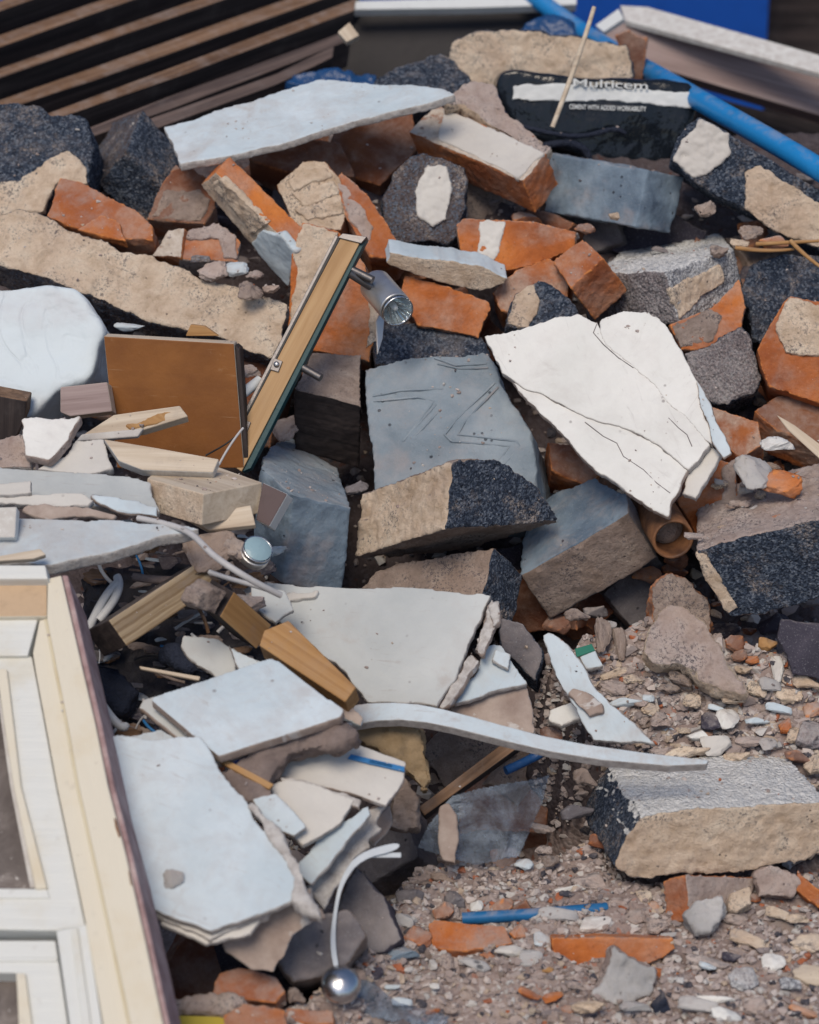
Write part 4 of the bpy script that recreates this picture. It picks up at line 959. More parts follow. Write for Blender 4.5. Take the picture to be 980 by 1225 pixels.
prism('timber_strip', 'cream painted timber strip broken at one end behind the sawn block', 'timber', [(170, 562), (142, 551), (132, 536), (124, 525), (190, 536), (240, 545), (262, 549), (255, 565)], M_('woodpale', 'plasterwhite'), 'wood', n=(0, .45, .88), th=.018, d=.17)
t = prism('sawn_block', 'short pale sawn wood block with a rough end', 'wood block', [(243, 591), (176, 572), (200, 553), (232, 548), (314, 577)], M_('woodpale', 'mortar', 'woodpale'), 'wood', C=(241, 629), d=.20)
prism('timber_offcut', 'thin wood offcut pressed beneath the sawn block', 'wood block', [(250, 634), (220, 618), (300, 604), (306, 628)], M_('woodpale'), 'wood', n=(0, .4, .9), th=.012, d=.14)
prism('timber_offcut', 'dark ended wood offcut between sawn block and grey cube', 'wood block', [(322, 630), (306, 622), (314, 577), (344, 591)], M_('sawnbrown', 'white'), 'wood', n=(-.2, .2, .95), th=.03, d=.13)
prism('timber_offcut', 'greyish wood offcut leaning below the white sack', 'wood block', [(84, 498), (72, 493), (72, 463), (128, 457), (134, 492)], M_('woodpink', 'woodpale'), 'wood', n=(-.1, .1, .98), th=.03, d=.09)
prism('timber_offcut', 'brown timber end under the white sack at the frame edge', 'wood block', [(-30, 540), (-30, 468), (32, 480), (30, 500), (10, 545)], M_('wooddark', 'woodslat'), 'wood', n=(0, -.3, .95), th=.05, d=.04)
prism('wood_shard', 'small brown wood shard on the grey edged plasterboard', 'wood shard', [(-20, 672), (-20, 668), (48, 656), (55, 663), (40, 668)], M_('woodpale'), 'wood', n=(0, .6, .8), th=.008, d=.25)
prism('wood_shard', 'long pale wood splinter across the dark debris', 'wood shard', [(168, 800), (166, 796), (200, 802), (240, 809), (238, 814)], M_('woodpale'), 'wood', n=(0, .5, .86), th=.006, d=.12)
prism('wood_shard', 'pointed pale wood splinter beside the speckled stone', 'wood shard', [(985, 553), (942, 514), (929, 496), (950, 508), (990, 538)], M_('woodpale'), 'wood', n=(-.3, .2, .9), th=.005, d=.08)
prism('timber_lath', 'slanting brown timber lath in the dark hollow', 'timber', [(508, 976), (500, 966), (600, 890), (622, 893)], M_('woodslat', 'wooddark'), 'wood', n=(-.1, .4, .9), th=.02, d=.06)
prism('timber_lath', 'thin wood lath sticking out under the board stack', 'timber', [(322, 944), (250, 905), (256, 900), (328, 938)], M_('woodtan'), 'wood', n=(0, .5, .86), th=.006, d=.21)

# ---- upper left sheets
sk = prism('sack', 'bulging white plastic sack below the long mortar block', 'sack', [(35, 500), (-40, 505), (-40, 342), (44, 338), (90, 342), (104, 360), (127, 394), (118, 414), (117, 436), (104, 456), (75, 463)], M_('sack'), 'sack', n=(-.05, .25, .96), th=.13, d=.10)
t = prism('plaster_fragment', 'white triangular plaster fragment with a thick broken rim', 'plaster fragment', [(58, 551), (30, 546), (25, 500), (97, 497), (82, 526)], M_('plasterwhite', 'mortargrey'), 'board', n=(-.1, .55, .83), th=.016, d=.20)
prism('plaster_fragment', 'dusty beige plaster slab next to the white triangular fragment', 'plaster fragment', [(100, 569), (40, 562), (78, 546), (90, 526), (125, 525), (136, 560)], M_('plastercream', 'gyps'), 'board', n=(0, .55, .83), th=.016, d=.165)
prism('plaster_fragment', 'dusty plaster slab beneath the white triangular fragment', 'plaster fragment', [(38, 560), (-30, 562), (-30, 535), (25, 518), (38, 540)], M_('mortargrey', 'gyps'), 'board', n=(0, .5, .86), th=.016, d=.15)
prism('plasterboard', 'long grey dusted board running in under the sawn block', 'plasterboard', [(120, 606), (-40, 597), (-40, 558), (60, 563), (180, 577), (192, 612)], M_('plasterdusty', 'gyps'), 'board', n=(0, .72, .69), th=.012, d=.165)
prism('plasterboard', 'creamy board strip with a snapped end along the dusted board', 'plasterboard', [(106, 606), (-40, 604), (-40, 592), (100, 590), (112, 598)], M_('plastercream', 'gyps'), 'board', n=(0, .5, .86), th=.014, d=.195)
prism('plasterboard', 'torn papered board end by the snapped strip', 'plasterboard', [(188, 618), (150, 614), (118, 602), (108, 592), (160, 598), (190, 606)], M_('plaster', 'paper'), 'sheet', n=(0, .5, .86), th=.008, d=.19)
prism('plaster_fragment', 'small white plaster offcut resting on the creamy strip', 'plaster fragment', [(38, 589), (-30, 590), (-30, 578), (38, 574)], M_('plastercream', 'gyps'), 'board', n=(0, .6, .8), th=.01, d=.21)
prism('white_board', 'short white board end sticking in at the frame edge', 'board', [(18, 643), (-40, 644), (-40, 608), (20, 606)], M_('plasterwhite', 'white'), 'wood', n=(-.05, .3, .95), th=.02, d=.23)
prism('plasterboard', 'grey edged plasterboard lying on top of the window frame', 'plasterboard', [(58, 676), (-60, 672), (-60, 618), (70, 621), (200, 626), (238, 633), (150, 655)], M_('plaster', 'gyps'), 'board', n=(0, .74, .67), th=.018, d=.21)
prism('wood_shard', 'brown torn cardboard strip between the boards', 'cardboard', [(60, 622), (24, 612), (30, 604), (90, 606), (140, 616), (135, 622)], M_('paper'), 'sheet', n=(0, .4, .9), th=.008, d=.20)

# ---- curbstone and ground bricks
t = prism('cinder_block', 'pale topped block with a thick cream front in the lower corner', 'block', [(890, 1044), (830, 1046), (757, 1054), (733, 1035), (748, 1000), (769, 976), (860, 966), (940, 960), (990, 960), (990, 1022), (955, 1032)], M_('mortar', 'granlight', 'cinder'), 'cinder', n=(.15, -.25, .95), th=.18, d=.10)
t = prism('brick', 'dust coated brick upended below the pale topped block', 'brick', [(820, 1046), (904, 1049), (898, 1086), (825, 1100)], M_('mortargrey', 'brick'), 'brick', C=(792, 1054), d=.11)
prism('brick', 'flat orange tile of brick lying beside the blue pipe stub', 'brick', [(560, 1138), (517, 1134), (511, 1106), (520, 1100), (604, 1107), (616, 1128)], M_('brick', 'brick'), 'brick', n=(-.1, .6, .8), th=.035, d=.03)
prism('brick', 'long bright orange brick shard behind the grey mortar peak', 'brick', [(715, 1168), (680, 1154), (662, 1140), (659, 1121), (805, 1122), (808, 1136), (785, 1150)], M_('brick', 'brick'), 'brick', n=(0, .1, .98), th=.06, d=.02)
prism('mortar_lump', 'grey mortar lump with a sharp peak in front of the orange shard', 'mortar lump', [(700, 1194), (722, 1170), (735, 1128), (752, 1146), (786, 1158), (784, 1188), (745, 1204)], M_('concpale', 'mortargrey'), 'lump', n=(0, .2, .98), th=.05, d=.04)
prism('mortar_lump', 'brown mortar lump with a hole beside the thick cream front', 'mortar lump', [(908, 1072), (900, 1046), (920, 1034), (945, 1044), (960, 1056), (950, 1074)], M_('mortargrey'), 'lump', n=(0, .2, .98), th=.05, d=.05)
prism('stone_fragment', 'pale grey flat stone propped against the dust coated brick', 'stone', [(832, 1116), (817, 1092), (834, 1075), (866, 1070), (868, 1090), (850, 1114)], M_('concpale', 'concpale'), 'lump', n=(-.1, .4, .9), th=.03, d=.06)
prism('stone_fragment', 'tan angular stone propped beside the dust coated brick', 'stone', [(882, 1092), (870, 1088), (872, 1068), (900, 1057), (900, 1082)], M_('mortar', 'mortar'), 'block', n=(0, .4, .9), th=.03, d=.06)
prism('brick', 'bright orange brick splinter at the corner of the cream front', 'brick', [(978, 1086), (952, 1064), (954, 1040), (972, 1058), (1000, 1076), (1000, 1086)], M_('brick'), 'brick', n=(-.2, .3, .9), th=.03, d=.05)
tube('pipe_stub', 'short blue plastic pipe stub on the ground', 'pipe', [(553, 1099), (640, 1094), (726, 1087)], .0078, M_('bluestub'), d=.015, smooth_=False)
prism('boulder', 'dark blue grey boulder beside the white ribbon', 'stone', [(440, 1140), (400, 1092), (426, 1036), (462, 1075), (480, 1124), (462, 1138)], M_('concdirty', 'slate'), 'block', n=(-.1, .3, .95), th=.10, d=.05)
prism('boulder', 'dull purple boulder behind the chrome ball', 'stone', [(350, 1176), (330, 1150), (350, 1108), (418, 1088), (438, 1120), (405, 1172)], M_('concdirty', 'mortarbrown'), 'block', n=(0, .3, .95), th=.10, d=.05)
prism('boulder', 'smooth reddish lump hanging under the striped board', 'stone', [(480, 994), (466, 990), (468, 950), (484, 928), (500, 955), (502, 992)], M_('mortarbrown'), 'lump', n=(0, .2, .97), th=.05, d=.10)
prism('brick', 'worn orange brick lump beneath the hanging paper', 'brick', [(330, 1200), (252, 1190), (262, 1164), (285, 1158), (330, 1168), (342, 1186)], M_('brick', 'brickdusty'), 'brick', n=(0, .5, .86), th=.05, d=.04)
prism('brick', 'orange brick corner cut by the bottom of the frame', 'brick', [(350, 1236), (265, 1236), (268, 1214), (292, 1200), (340, 1208)], M_('brick', 'brickdusty'), 'brick', n=(0, .4, .9), th=.05, d=.05)
prism('brick', 'thin orange brick sliver near the chrome ball', 'brick', [(400, 1226), (340, 1222), (342, 1206), (398, 1208)], M_('brick'), 'brick', n=(0, .5, .86), th=.03, d=.02)
prism('mortar_lump', 'flat grey mortar cake between the worn orange lumps', 'mortar lump', [(275, 1214), (200, 1210), (205, 1192), (240, 1186), (290, 1194), (300, 1208)], M_('mortargrey'), 'lump', n=(0, .6, .8), th=.03, d=.04)
prism('yellow_strip', 'thin yellow plastic strip under the window frame corner', 'plastic strip', [(275, 1238), (196, 1238), (198, 1214), (275, 1216)], M_('yellow'), 'wood', n=(0, .7, .7), th=.006, d=.04)

# ---- plastic, cloth, cables
tube('white_cable', 'white electric cable looping down from the sawn block', 'cable', [(165, 620, .02), (204, 627, .03), (232, 637, .05), (249, 661, .08), (279, 681, .09), (310, 700, .06), (336, 712, .04)], .0041, M_('cable'), d=.17)
tube('white_cable', 'thinner grey cable beneath the looping white cable', 'cable', [(250, 684), (285, 697), (310, 700), (334, 711)], .0032, M_('cable'), d=.18)
rb = prism('ribbon', 'white plastic ribbon curling down to the chrome ball', 'ribbon', round_off([(401, 1166), (407, 1165), (401, 1130), (403, 1090), (411, 1056), (432, 1028), (478, 1017), (478, 1006), (428, 1020), (407, 1050), (399, 1088), (394, 1130)]), M_('ribbon'), 'crisp', n=(.05, .3, .95), th=.0012, dep=rdep(410, 1100) - .10)
prism('ribbon_tail', None, None, [(430, 1026), (440, 1020), (480, 1020), (480, 1026)], M_('ribbon'), 'crisp', plane=rb.planes['F'], hgt=-.004, th=.001, parent=rb)
cb = empty('door_knob', 'round polished chrome knob lying on the ground', 'knob', at(408, 1178, rdep(408, 1178) - .04))
CA = v2w((.1, .55, .83)); CPt = at(408, 1178, rdep(408, 1178) - .05)
lathe('knob_head', [(.0005, .017)] + [(.0235 * math.sin(a * math.pi / 14), .017 * math.cos(a * math.pi / 14)) for a in range(1, 12)] + [(.012, -.014)], CPt, CA, M_('chrome'), cb)
lathe('neck', [(.012, -.034), (.009, -.028), (.009, -.012)], CPt, CA, M_('steel'), cb, close=True)
def film(name, label, poly, n, d, preset='sheet'):
    t = prism(name, label, 'plastic sheet', poly, FILM, preset, n=n, th=.012, d=d); return t
FILM = bpy.data.materials.new('clear_film'); FILM.use_nodes = True
gf = G(FILM.node_tree); FILM.node_tree.nodes.clear()
tcf = gf.n('ShaderNodeTexCoord').outputs['Object']
bf = gf.n('ShaderNodeBump', {'Height': gf.math('MULTIPLY', gf.noise(tcf, 35, 6, .65, 1.0), .02), 'Distance': 1.0}).outputs[0]
pf = gf.n('ShaderNodeBsdfPrincipled', {'Base Color': (.42, .50, .60), 'Roughness': .3, 'Normal': bf})
tf = gf.n('ShaderNodeBsdfTransparent', {'Color': (.82, .85, .9)})
mx = gf.n('ShaderNodeMixShader', {0: gf.sm(gf.noise(tcf, 11, 5, .65, .6), .35, .7, .06, .48), 1: tf.outputs[0], 2: pf.outputs[0]})
gf.n('ShaderNodeOutputMaterial', {'Surface': mx.outputs[0]})
film_sheet('polythene', 'crumpled clear polythene sheet in the dark hollow', [(570, 1034), (498, 1018), (512, 985), (540, 952), (600, 938), (658, 928), (650, 960), (636, 992), (622, 1024)], FILM, (0, .35, .9), .06)
film_sheet('polythene', 'clear polythene scrap lying beside the chrome knob', [(530, 1232), (425, 1212), (396, 1196), (420, 1172), (450, 1182), (480, 1204), (540, 1212)], FILM, (0, .7, .7), .03)
prism('scrim_mesh', 'torn strip of reddish scrim mesh in front of the polythene', 'mesh strip', [(545, 1034), (530, 1030), (526, 965), (536, 960), (546, 975)], M_('paper'), 'sheet', n=(-.1, .2, .97), th=.006, d=.10)
prism('cloth', 'dusty brown rag crumpled under the board stack', 'cloth', [(330, 962), (285, 958), (262, 925), (290, 905), (340, 880), (400, 868), (430, 880), (400, 892), (345, 905), (325, 930)], M_('cloth'), 'rag', n=(0, .4, .9), th=.035, d=.235)
prism('cloth', 'tan sacking cloth hanging beneath the bowed white strip', 'cloth', [(508, 950), (490, 925), (470, 905), (425, 885), (418, 866), (470, 858), (508, 868), (512, 905), (518, 935)], M_('sacking'), 'rag', n=(0, .2, .97), th=.035, d=.14)
prism('cloth', 'dark blue bag corner peeping from under the board stack', 'cloth', [(318, 918), (270, 918), (268, 905), (300, 893), (322, 900)], M_('bluebag'), 'rag', n=(0, .4, .9), th=.02, d=.205)
prism('cloth', 'wide crumpled sheet of black plastic film under the dark debris', 'plastic film', [(300, 850), (180, 880), (135, 880), (100, 760), (95, 690), (200, 672), (262, 690), (330, 760)], M_('debrisfilm'), 'rag', n=(0, .5, .86), th=.04, d=-.03)
prism('cloth', 'bundle of black plastic film among the dark debris', 'plastic film', [(250, 808), (222, 800), (188, 778), (205, 768), (240, 786), (262, 790), (268, 804)], M_('sootblue'), 'rag', n=(0, .5, .86), th=.03, d=.09)
prism('cloth', 'black crumpled plastic film beside the window frame', 'plastic film', [(150, 850), (118, 840), (105, 800), (112, 785), (142, 796), (160, 825)], M_('sootblue'), 'rag', n=(0, .5, .86), th=.03, d=.06)
prism('plaster_fragment', 'dusty white plaster piece behind the board stack', 'plaster fragment', [(262, 815), (228, 790), (216, 772), (218, 760), (262, 764), (285, 780), (282, 805)], M_('plasterdusty', 'gyps'), 'board', n=(0, .45, .9), th=.012, d=.10)
prism('plaster_fragment', 'grey plaster strip between the wood block and the board stack', 'plaster fragment', [(290, 806), (280, 790), (272, 770), (320, 792), (350, 800)], M_('plaster', 'gyps'), 'board', n=(0, .5, .9), th=.010, d=.13)
prism('plaster_fragment', 'small white plaster wedge holding the jagged splinter', 'plaster fragment', [(672, 868), (656, 862), (658, 850), (690, 838), (700, 858)], M_('plasterwhite', 'gyps'), 'board', n=(0, .5, .86), th=.012, d=.05)

for u, v, w_, h_, k, lab in [
    (252, 660, 70, 46, 'mortarbrown', 'rounded dusty stone under the looping cable'), (288, 655, 40, 48, 'mortarbrown', 'upright oval stone beside the small spotlight'),
    (290, 722, 60, 40, 'mortargrey', 'dusty mortar knob behind the tan wood block'), (208, 1052, 26, 22, 'concpale', 'single grey pebble lying on the flat white plasterboard'),
    (166, 936, 46, 34, 'granlight', 'speckled white stone wedged beside the window frame'), (182, 964, 30, 8, 'mortargrey', 'small grey chip lying on the flat white plasterboard'),
    (905, 566, 48, 48, 'concpale', 'speckled pale grey stone beside the splinter'), (930, 532, 42, 30, 'granlight', 'round black and white flecked stone'),
    (936, 578, 50, 32, 'brick', 'small orange brick shard behind the speckled pale stone'), (928, 627, 26, 22, 'brick', 'bright orange pebble on the pebble strewn block'),
    (898, 645, 30, 20, 'mortar', 'cream crumb on the pebble strewn block'), (960, 612, 30, 16, 'mortar', 'flat cream flake on the pebble strewn block'),
    (830, 640, 26, 16, 'mortargrey', 'grey crumb beneath the standing orange brick')]:
    stone('stone', lab, 'stone', u, v, w_, h_, k, d=.12 if v < 1000 and u > 820 else ((.185 if v < 1000 else .150) if u < 240 and v > 900 else .12))

for lab, poly, m_, n_, d_ in [
    ('thin torn white scrap sticking out beneath the cream scrap', [(352, 1000), (318, 985), (300, 955), (330, 948), (368, 990)], ('plaster', 'paper'), (.1, .5, .86), .185),
    ('curled brown paper strip along the crushed board edge', [(380, 1102), (352, 1085), (335, 1040), (345, 1036), (366, 1070), (392, 1098)], ('paper', 'paper'), (.1, .4, .9), .165),
    ('torn grey plaster layer under the flat white sheet', [(300, 1118), (245, 1130), (190, 1104), (210, 1092), (252, 1112), (322, 1090)], ('plastercream', 'gyps'), (-.05, .6, .8), .135),
    ('small torn paper flap beside the blue striped board', [(448, 1012), (436, 1000), (450, 975), (466, 962), (470, 985)], ('paper', 'gyps'), (.1, .3, .95), .17),
    ('narrow cracked plaster sliver under the striped board', [(430, 968), (340, 940), (332, 928), (345, 930), (434, 956)], ('gyps', 'paper'), (0, .5, .86), .215),
    ('curled torn paper flap at the corner of the top board', [(432, 868), (410, 858), (402, 838), (416, 842), (436, 860)], ('paper', 'plaster'), (.1, .5, .86), .225),
    ('grey plaster scrap lying behind the tan wood block', [(330, 745), (300, 722), (300, 700), (340, 705), (352, 730)], ('plasterdusty', 'gyps'), (0, .5, .86), .10),
    ('broken pale plaster piece in front of the brown papered board', [(608, 800), (588, 790), (592, 776), (612, 782)], ('plaster', 'gyps'), (0, .5, .86), .135)]:
    prism('plaster_scrap', lab, 'plasterboard scrap', poly, M_(*m_), 'board', n=n_, th=.008, d=d_, rag=.008)

tube('plug', 'white plastic connector behind the foot of the wooden rail', 'connector', [(286, 474, .05), (311, 455, .06)], .0075, M_('white'), smooth_=False)
for pts, lab in (([(905, 292, .02), (940, 290, .04), (985, 288, .03)], 'pale dry twig under the black cinder block at the frame edge'), ([(946, 288, .05), (962, 306, .05), (990, 325, .04)], 'orange brown twig bent down at the frame edge'), ([(880, 296, .03), (915, 302, .04), (950, 298, .03)], 'short brown twig lying flat above the blue black boulder')):
    tube('twig', lab, 'twig', pts, .0034, M_('woodtan'), taper=[1, .9, .6], d=.04)
prism('plastic_scrap', 'small bright green plastic scrap on the scree', 'plastic scrap', [(690, 786), (688, 776), (708, 770), (712, 778)], M_('green'), 'crisp', n=(0, .5, .86), th=.003, d=.03)
prism('plaster_fragment', 'square white plaster chip next to the green scrap', 'plaster fragment', [(702, 800), (694, 786), (712, 776), (722, 796)], M_('plaster', 'gyps'), 'board', n=(0, .5, .86), th=.01, d=.035)

# ---- stones lying loose
ST = [  # u, v, w, h, kind
    (716, 790, 20, 18, 'brickdull'), (742, 770, 16, 40, 'mortarbrown'), (722, 760, 20, 44, 'mortarbrown'), (752, 805, 26, 18, 'mortargrey'), (736, 825, 34, 16, 'mortargrey'), (757, 812, 26, 20, 'mortar'),
    (748, 840, 40, 16, 'plaster'), (764, 838, 24, 22, 'mortargrey'), (778, 848, 22, 18, 'mortar'), (790, 862, 26, 34, 'mortargrey'), (776, 835, 15, 14, 'plaster'), (735, 806, 34, 16, 'mortar'),
    (800, 825, 30, 18, 'mortarbrown'), (812, 815, 30, 20, 'mortarbrown'), (828, 838, 22, 18, 'mortar'), (853, 864, 30, 22, 'slate'), (872, 860, 28, 26, 'plasterwhite'), (856, 848, 20, 10, 'plaster'),
    (836, 880, 30, 12, 'plasterwhite'), (856, 892, 40, 24, 'plastercream'), (875, 838, 30, 20, 'mortar'), (905, 828, 24, 24, 'mortar'), (930, 800, 16, 34, 'plastercream'), (920, 822, 28, 24, 'concpale'),
    (945, 830, 34, 34, 'mortar'), (965, 815, 34, 26, 'mortar'), (975, 850, 30, 30, 'brickdusty'), (900, 885, 40, 24, 'mortargrey'), (882, 905, 34, 18, 'mortar'), (930, 850, 34, 16, 'plaster'),
    (940, 868, 18, 22, 'brick'), (952, 880, 26, 18, 'mortar'), (820, 900, 54, 24, 'mortar'), (792, 900, 28, 16, 'mortargrey'), (955, 905, 34, 24, 'brickdull'), (970, 880, 40, 34, 'granpurple'), (972, 915, 30, 24, 'mortar'),
    (906, 862, 30, 14, 'plaster'), (920, 890, 22, 16, 'concpale'), (890, 800, 22, 16, 'mortar'), (885, 785, 18, 14, 'brickdull'), (900, 790, 16, 10, 'brick'), (918, 770, 24, 26, 'woodtan'), (870, 815, 16, 12, 'mortar'),
    (705, 1055, 50, 24, 'mortargrey'), (682, 1064, 40, 10, 'plasterwhite'), (666, 1098, 50, 24, 'concpale'), (712, 1106, 44, 20, 'plasterwhite'), (648, 1128, 22, 26, 'plaster'), (598, 1085, 32, 26, 'brickdusty'),
    (570, 1084, 16, 22, 'plasterwhite'), (625, 1085, 30, 18, 'brickdull'), (544, 1078, 26, 40, 'concdirty'), (530, 1090, 26, 30, 'brickdusty'), (500, 1122, 34, 28, 'brickdusty'), (620, 1115, 24, 20, 'brickdusty'),
    (480, 1142, 44, 26, 'conc'), (534, 1152, 16, 22, 'mortargrey'), (610, 1140, 40, 22, 'plastercream'), (568, 1155, 40, 20, 'concpale'), (584, 1145, 20, 12, 'brick'), (634, 1148, 34, 24, 'concpale'),
    (655, 1160, 14, 12, 'woodtan'), (634, 1188, 30, 20, 'brickdusty'), (662, 1193, 26, 12, 'brick'), (705, 1204, 44, 22, 'mortar'), (796, 1165, 34, 30, 'brickdusty'), (790, 1200, 26, 26, 'sootblue'), (760, 1205, 40, 22, 'concpale'),
    (835, 1205, 50, 24, 'concpale'), (852, 1196, 54, 8, 'plasterwhite'), (848, 1150, 54, 26, 'mortargrey'), (893, 1126, 44, 22, 'mortar'), (875, 1145, 24, 20, 'slate'), (847, 1155, 24, 16, 'plaster'), (890, 1172, 34, 30, 'gran'),
    (926, 1152, 30, 22, 'plasterwhite'), (905, 1110, 20, 16, 'mortargrey'), (955, 1100, 30, 20, 'mortar'), (968, 1130, 40, 24, 'mortar'), (945, 1180, 26, 22, 'gran'), (970, 1168, 40, 26, 'woodpale'), (965, 1210, 44, 20, 'brickdusty'), (870, 1215, 40, 16, 'plasterwhite'),
    (905, 1205, 30, 20, 'mortargrey'), (760, 1098, 24, 18, 'mortargrey'), (770, 1075, 22, 20, 'mortar'), (740, 1085, 24, 18, 'mortargrey'), (785, 1108, 26, 18, 'mortargrey'), (800, 1118, 20, 14, 'concpale'), (930, 1095, 30, 18, 'mortar'), (880, 1100, 30, 14, 'mortargrey'),
    (490, 1072, 34, 26, 'concdirty'), (470, 1180, 20, 12, 'plaster'), (480, 1200, 26, 14, 'plaster'), (426, 1170, 24, 22, 'mortargrey'), (448, 1165, 22, 16, 'slate'), (330, 1196, 26, 26, 'mortarbrown'), (355, 1190, 22, 30, 'mortarbrown'), (310, 1140, 30, 24, 'mortarbrown'),
    (520, 1180, 12, 8, 'plasterwhite'), (518, 1210, 18, 9, 'brick'), (690, 1180, 24, 16, 'mortargrey'), (300, 350, 30, 24, 'mortarbrown'), (280, 322, 34, 18, 'plaster'), (305, 330, 20, 16, 'mortargrey'), (255, 325, 34, 22, 'mortargrey'), (325, 345, 22, 14, 'mortargrey'), (240, 312, 24, 14, 'cinderdust'),
    (345, 445, 24, 16, 'mortarbrown'), (300, 445, 26, 26, 'mortargrey'), (155, 390, 36, 18, 'plaster'), (170, 560, 26, 10, 'plaster'), (152, 624, 14, 8, 'plaster'), (170, 628, 10, 7, 'plasterwhite'), (35, 628, 30, 12, 'plaster'),
    (860, 300, 24, 22, 'mortarbrown'), (885, 290, 24, 20, 'mortar'), (900, 278, 30, 18, 'mortarbrown'), (925, 290, 40, 16, 'brickdusty'), (700, 275, 24, 20, 'brickdull'), (845, 250, 24, 26, 'mortarbrown'), (735, 258, 16, 10, 'mortar'),
    (900, 690, 20, 14, 'brickdull'), (880, 770, 24, 20, 'brickdull'), (690, 735, 30, 24, 'mortarbrown'), (660, 880, 28, 20, 'brickdull'), (680, 905, 40, 24, 'mortarbrown'), (700, 930, 30, 34, 'mortarbrown'), (690, 970, 40, 30, 'concdirty'), (650, 990, 30, 22, 'mortarbrown'), (720, 1010, 34, 22, 'brickdull'), (530, 1050, 30, 16, 'mortarbrown'), (660, 1030, 22, 14, 'mortarbrown')]
WORDS = {'brick': ('bright orange brick chips scattered in the rubble', 'brick chip'), 'brickdull': ('dark red brick chips in shaded gaps', 'brick chip'), 'brickdusty': ('dust covered pinkish brick chips', 'brick chip'),
    'mortar': ('rounded cream mortar crumbs', 'mortar crumb'), 'mortargrey': ('pinkish grey mortar crumbs', 'mortar crumb'), 'mortarbrown': ('dull brown mortar crumbs in the shade', 'mortar crumb'),
    'plaster': ('pale bluish plaster chips', 'plaster chip'), 'plasterwhite': ('bright white plaster chips', 'plaster chip'), 'plastercream': ('cream plaster chips', 'plaster chip'),
    'concpale': ('pale grey concrete chips', 'concrete chip'), 'conc': ('blue grey concrete chips', 'concrete chip'), 'concdirty': ('dirty grey concrete chips', 'concrete chip'),
    'slate': ('dark slate coloured pebbles', 'pebble'), 'gran': ('dark speckled pebbles', 'pebble'), 'granpurple': ('purple speckled pebbles', 'pebble'), 'cinderdust': ('dusty black cinder crumbs', 'cinder crumb'), 'sootblue': ('glossy blue black pebbles', 'pebble'),
    'woodtan': ('tan wood chips between stones', 'wood chip'), 'woodpale': ('pale wood chips between stones', 'wood chip')}
LABEL = {'brick': 'small bright orange brick chip lying loose in the rubble', 'brickdull': 'small dark red brick chip lying in a shaded gap', 'brickdusty': 'small pinkish brick chip coated in dust',
    'mortar': 'small rounded cream mortar crumb in the rubble', 'mortargrey': 'small pinkish grey mortar crumb in the rubble', 'mortarbrown': 'dull brown mortar crumb in the shade',
    'plaster': 'pale bluish plaster chip in the rubble', 'plasterwhite': 'bright white plaster chip in the rubble', 'plastercream': 'cream coloured plaster chip in the rubble',
    'concpale': 'pale grey concrete chip in the rubble', 'conc': 'blue grey concrete chip beside the ribbon', 'concdirty': 'dirty grey concrete chip in the rubble', 'slate': 'dark slate coloured pebble in the rubble',
    'gran': 'dark speckled pebble in the rubble', 'granpurple': 'purple speckled pebble at the scree edge', 'cinderdust': 'dusty black cinder crumb on the long mortar block', 'sootblue': 'glossy blue black pebble at the bottom of the rubble',
    'woodtan': 'tan wood chip between stones', 'woodpale': 'pale wood chip between stones'}
def loose(u, v, w_, h_, k, d=.02):
    g_, c_ = WORDS[k]
    stone(c_.replace(' ', '_'), LABEL[k], c_, u, v, w_, h_, k, g_, d=d, rough=.16 if k.startswith('mortar') else .07)
for s_ in ST: loose(*s_, d=.019 if (s_[0] > 640 and s_[1] > 720) or s_[1] > 1010 else .05)
rr_ = random.Random(11)
n_ = 0
while n_ < 270:
    if rr_.random() < .55: u, v = rr_.uniform(690, 985), rr_.uniform(740, 910)
    else: u, v = rr_.uniform(420, 985), rr_.uniform(1010, 1225)
    if gravel_mask(u, v) < .8: continue
    k = rr_.choices(['mortargrey', 'mortar', 'concpale', 'plaster', 'brickdusty', 'brick', 'mortarbrown'], [40, 16, 14, 5, 9, 3, 12])[0]
    q = rr_.uniform(9, 20) if v < 930 else rr_.choice([9, 11, 13, 16, 22, 30]) * rr_.uniform(.8, 1.2); loose(u, v, q, q * rr_.uniform(.5, .95), k, d=rr_.uniform(-.004, .010)); n_ += 1

n_ = 0
while n_ < 150:
    u, v = rr_.uniform(0, 985), rr_.uniform(200, 760)
    if v > 500 and u < 330: continue
    k = rr_.choices(['mortarbrown', 'brickdull', 'mortargrey', 'brickdusty', 'concdirty', 'slate'], [18, 22, 6, 6, 20, 16])[0]  # darker kinds for pieces in gaps, shade painted into their colour
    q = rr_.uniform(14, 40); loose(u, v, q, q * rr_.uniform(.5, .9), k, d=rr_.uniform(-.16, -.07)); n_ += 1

for i in range(34):
    u = rr_.uniform(850, 985); v = rr_.uniform(572, 640)
    if v > 660 - (u - 835) * .27: continue
    q = rr_.uniform(8, 24); loose(u, v, q, q * rr_.uniform(.5, .9), rr_.choice(['mortargrey', 'mortar', 'concpale', 'mortargrey', 'brickdusty']), d=.05 + .04 * (v - 570) / 70)
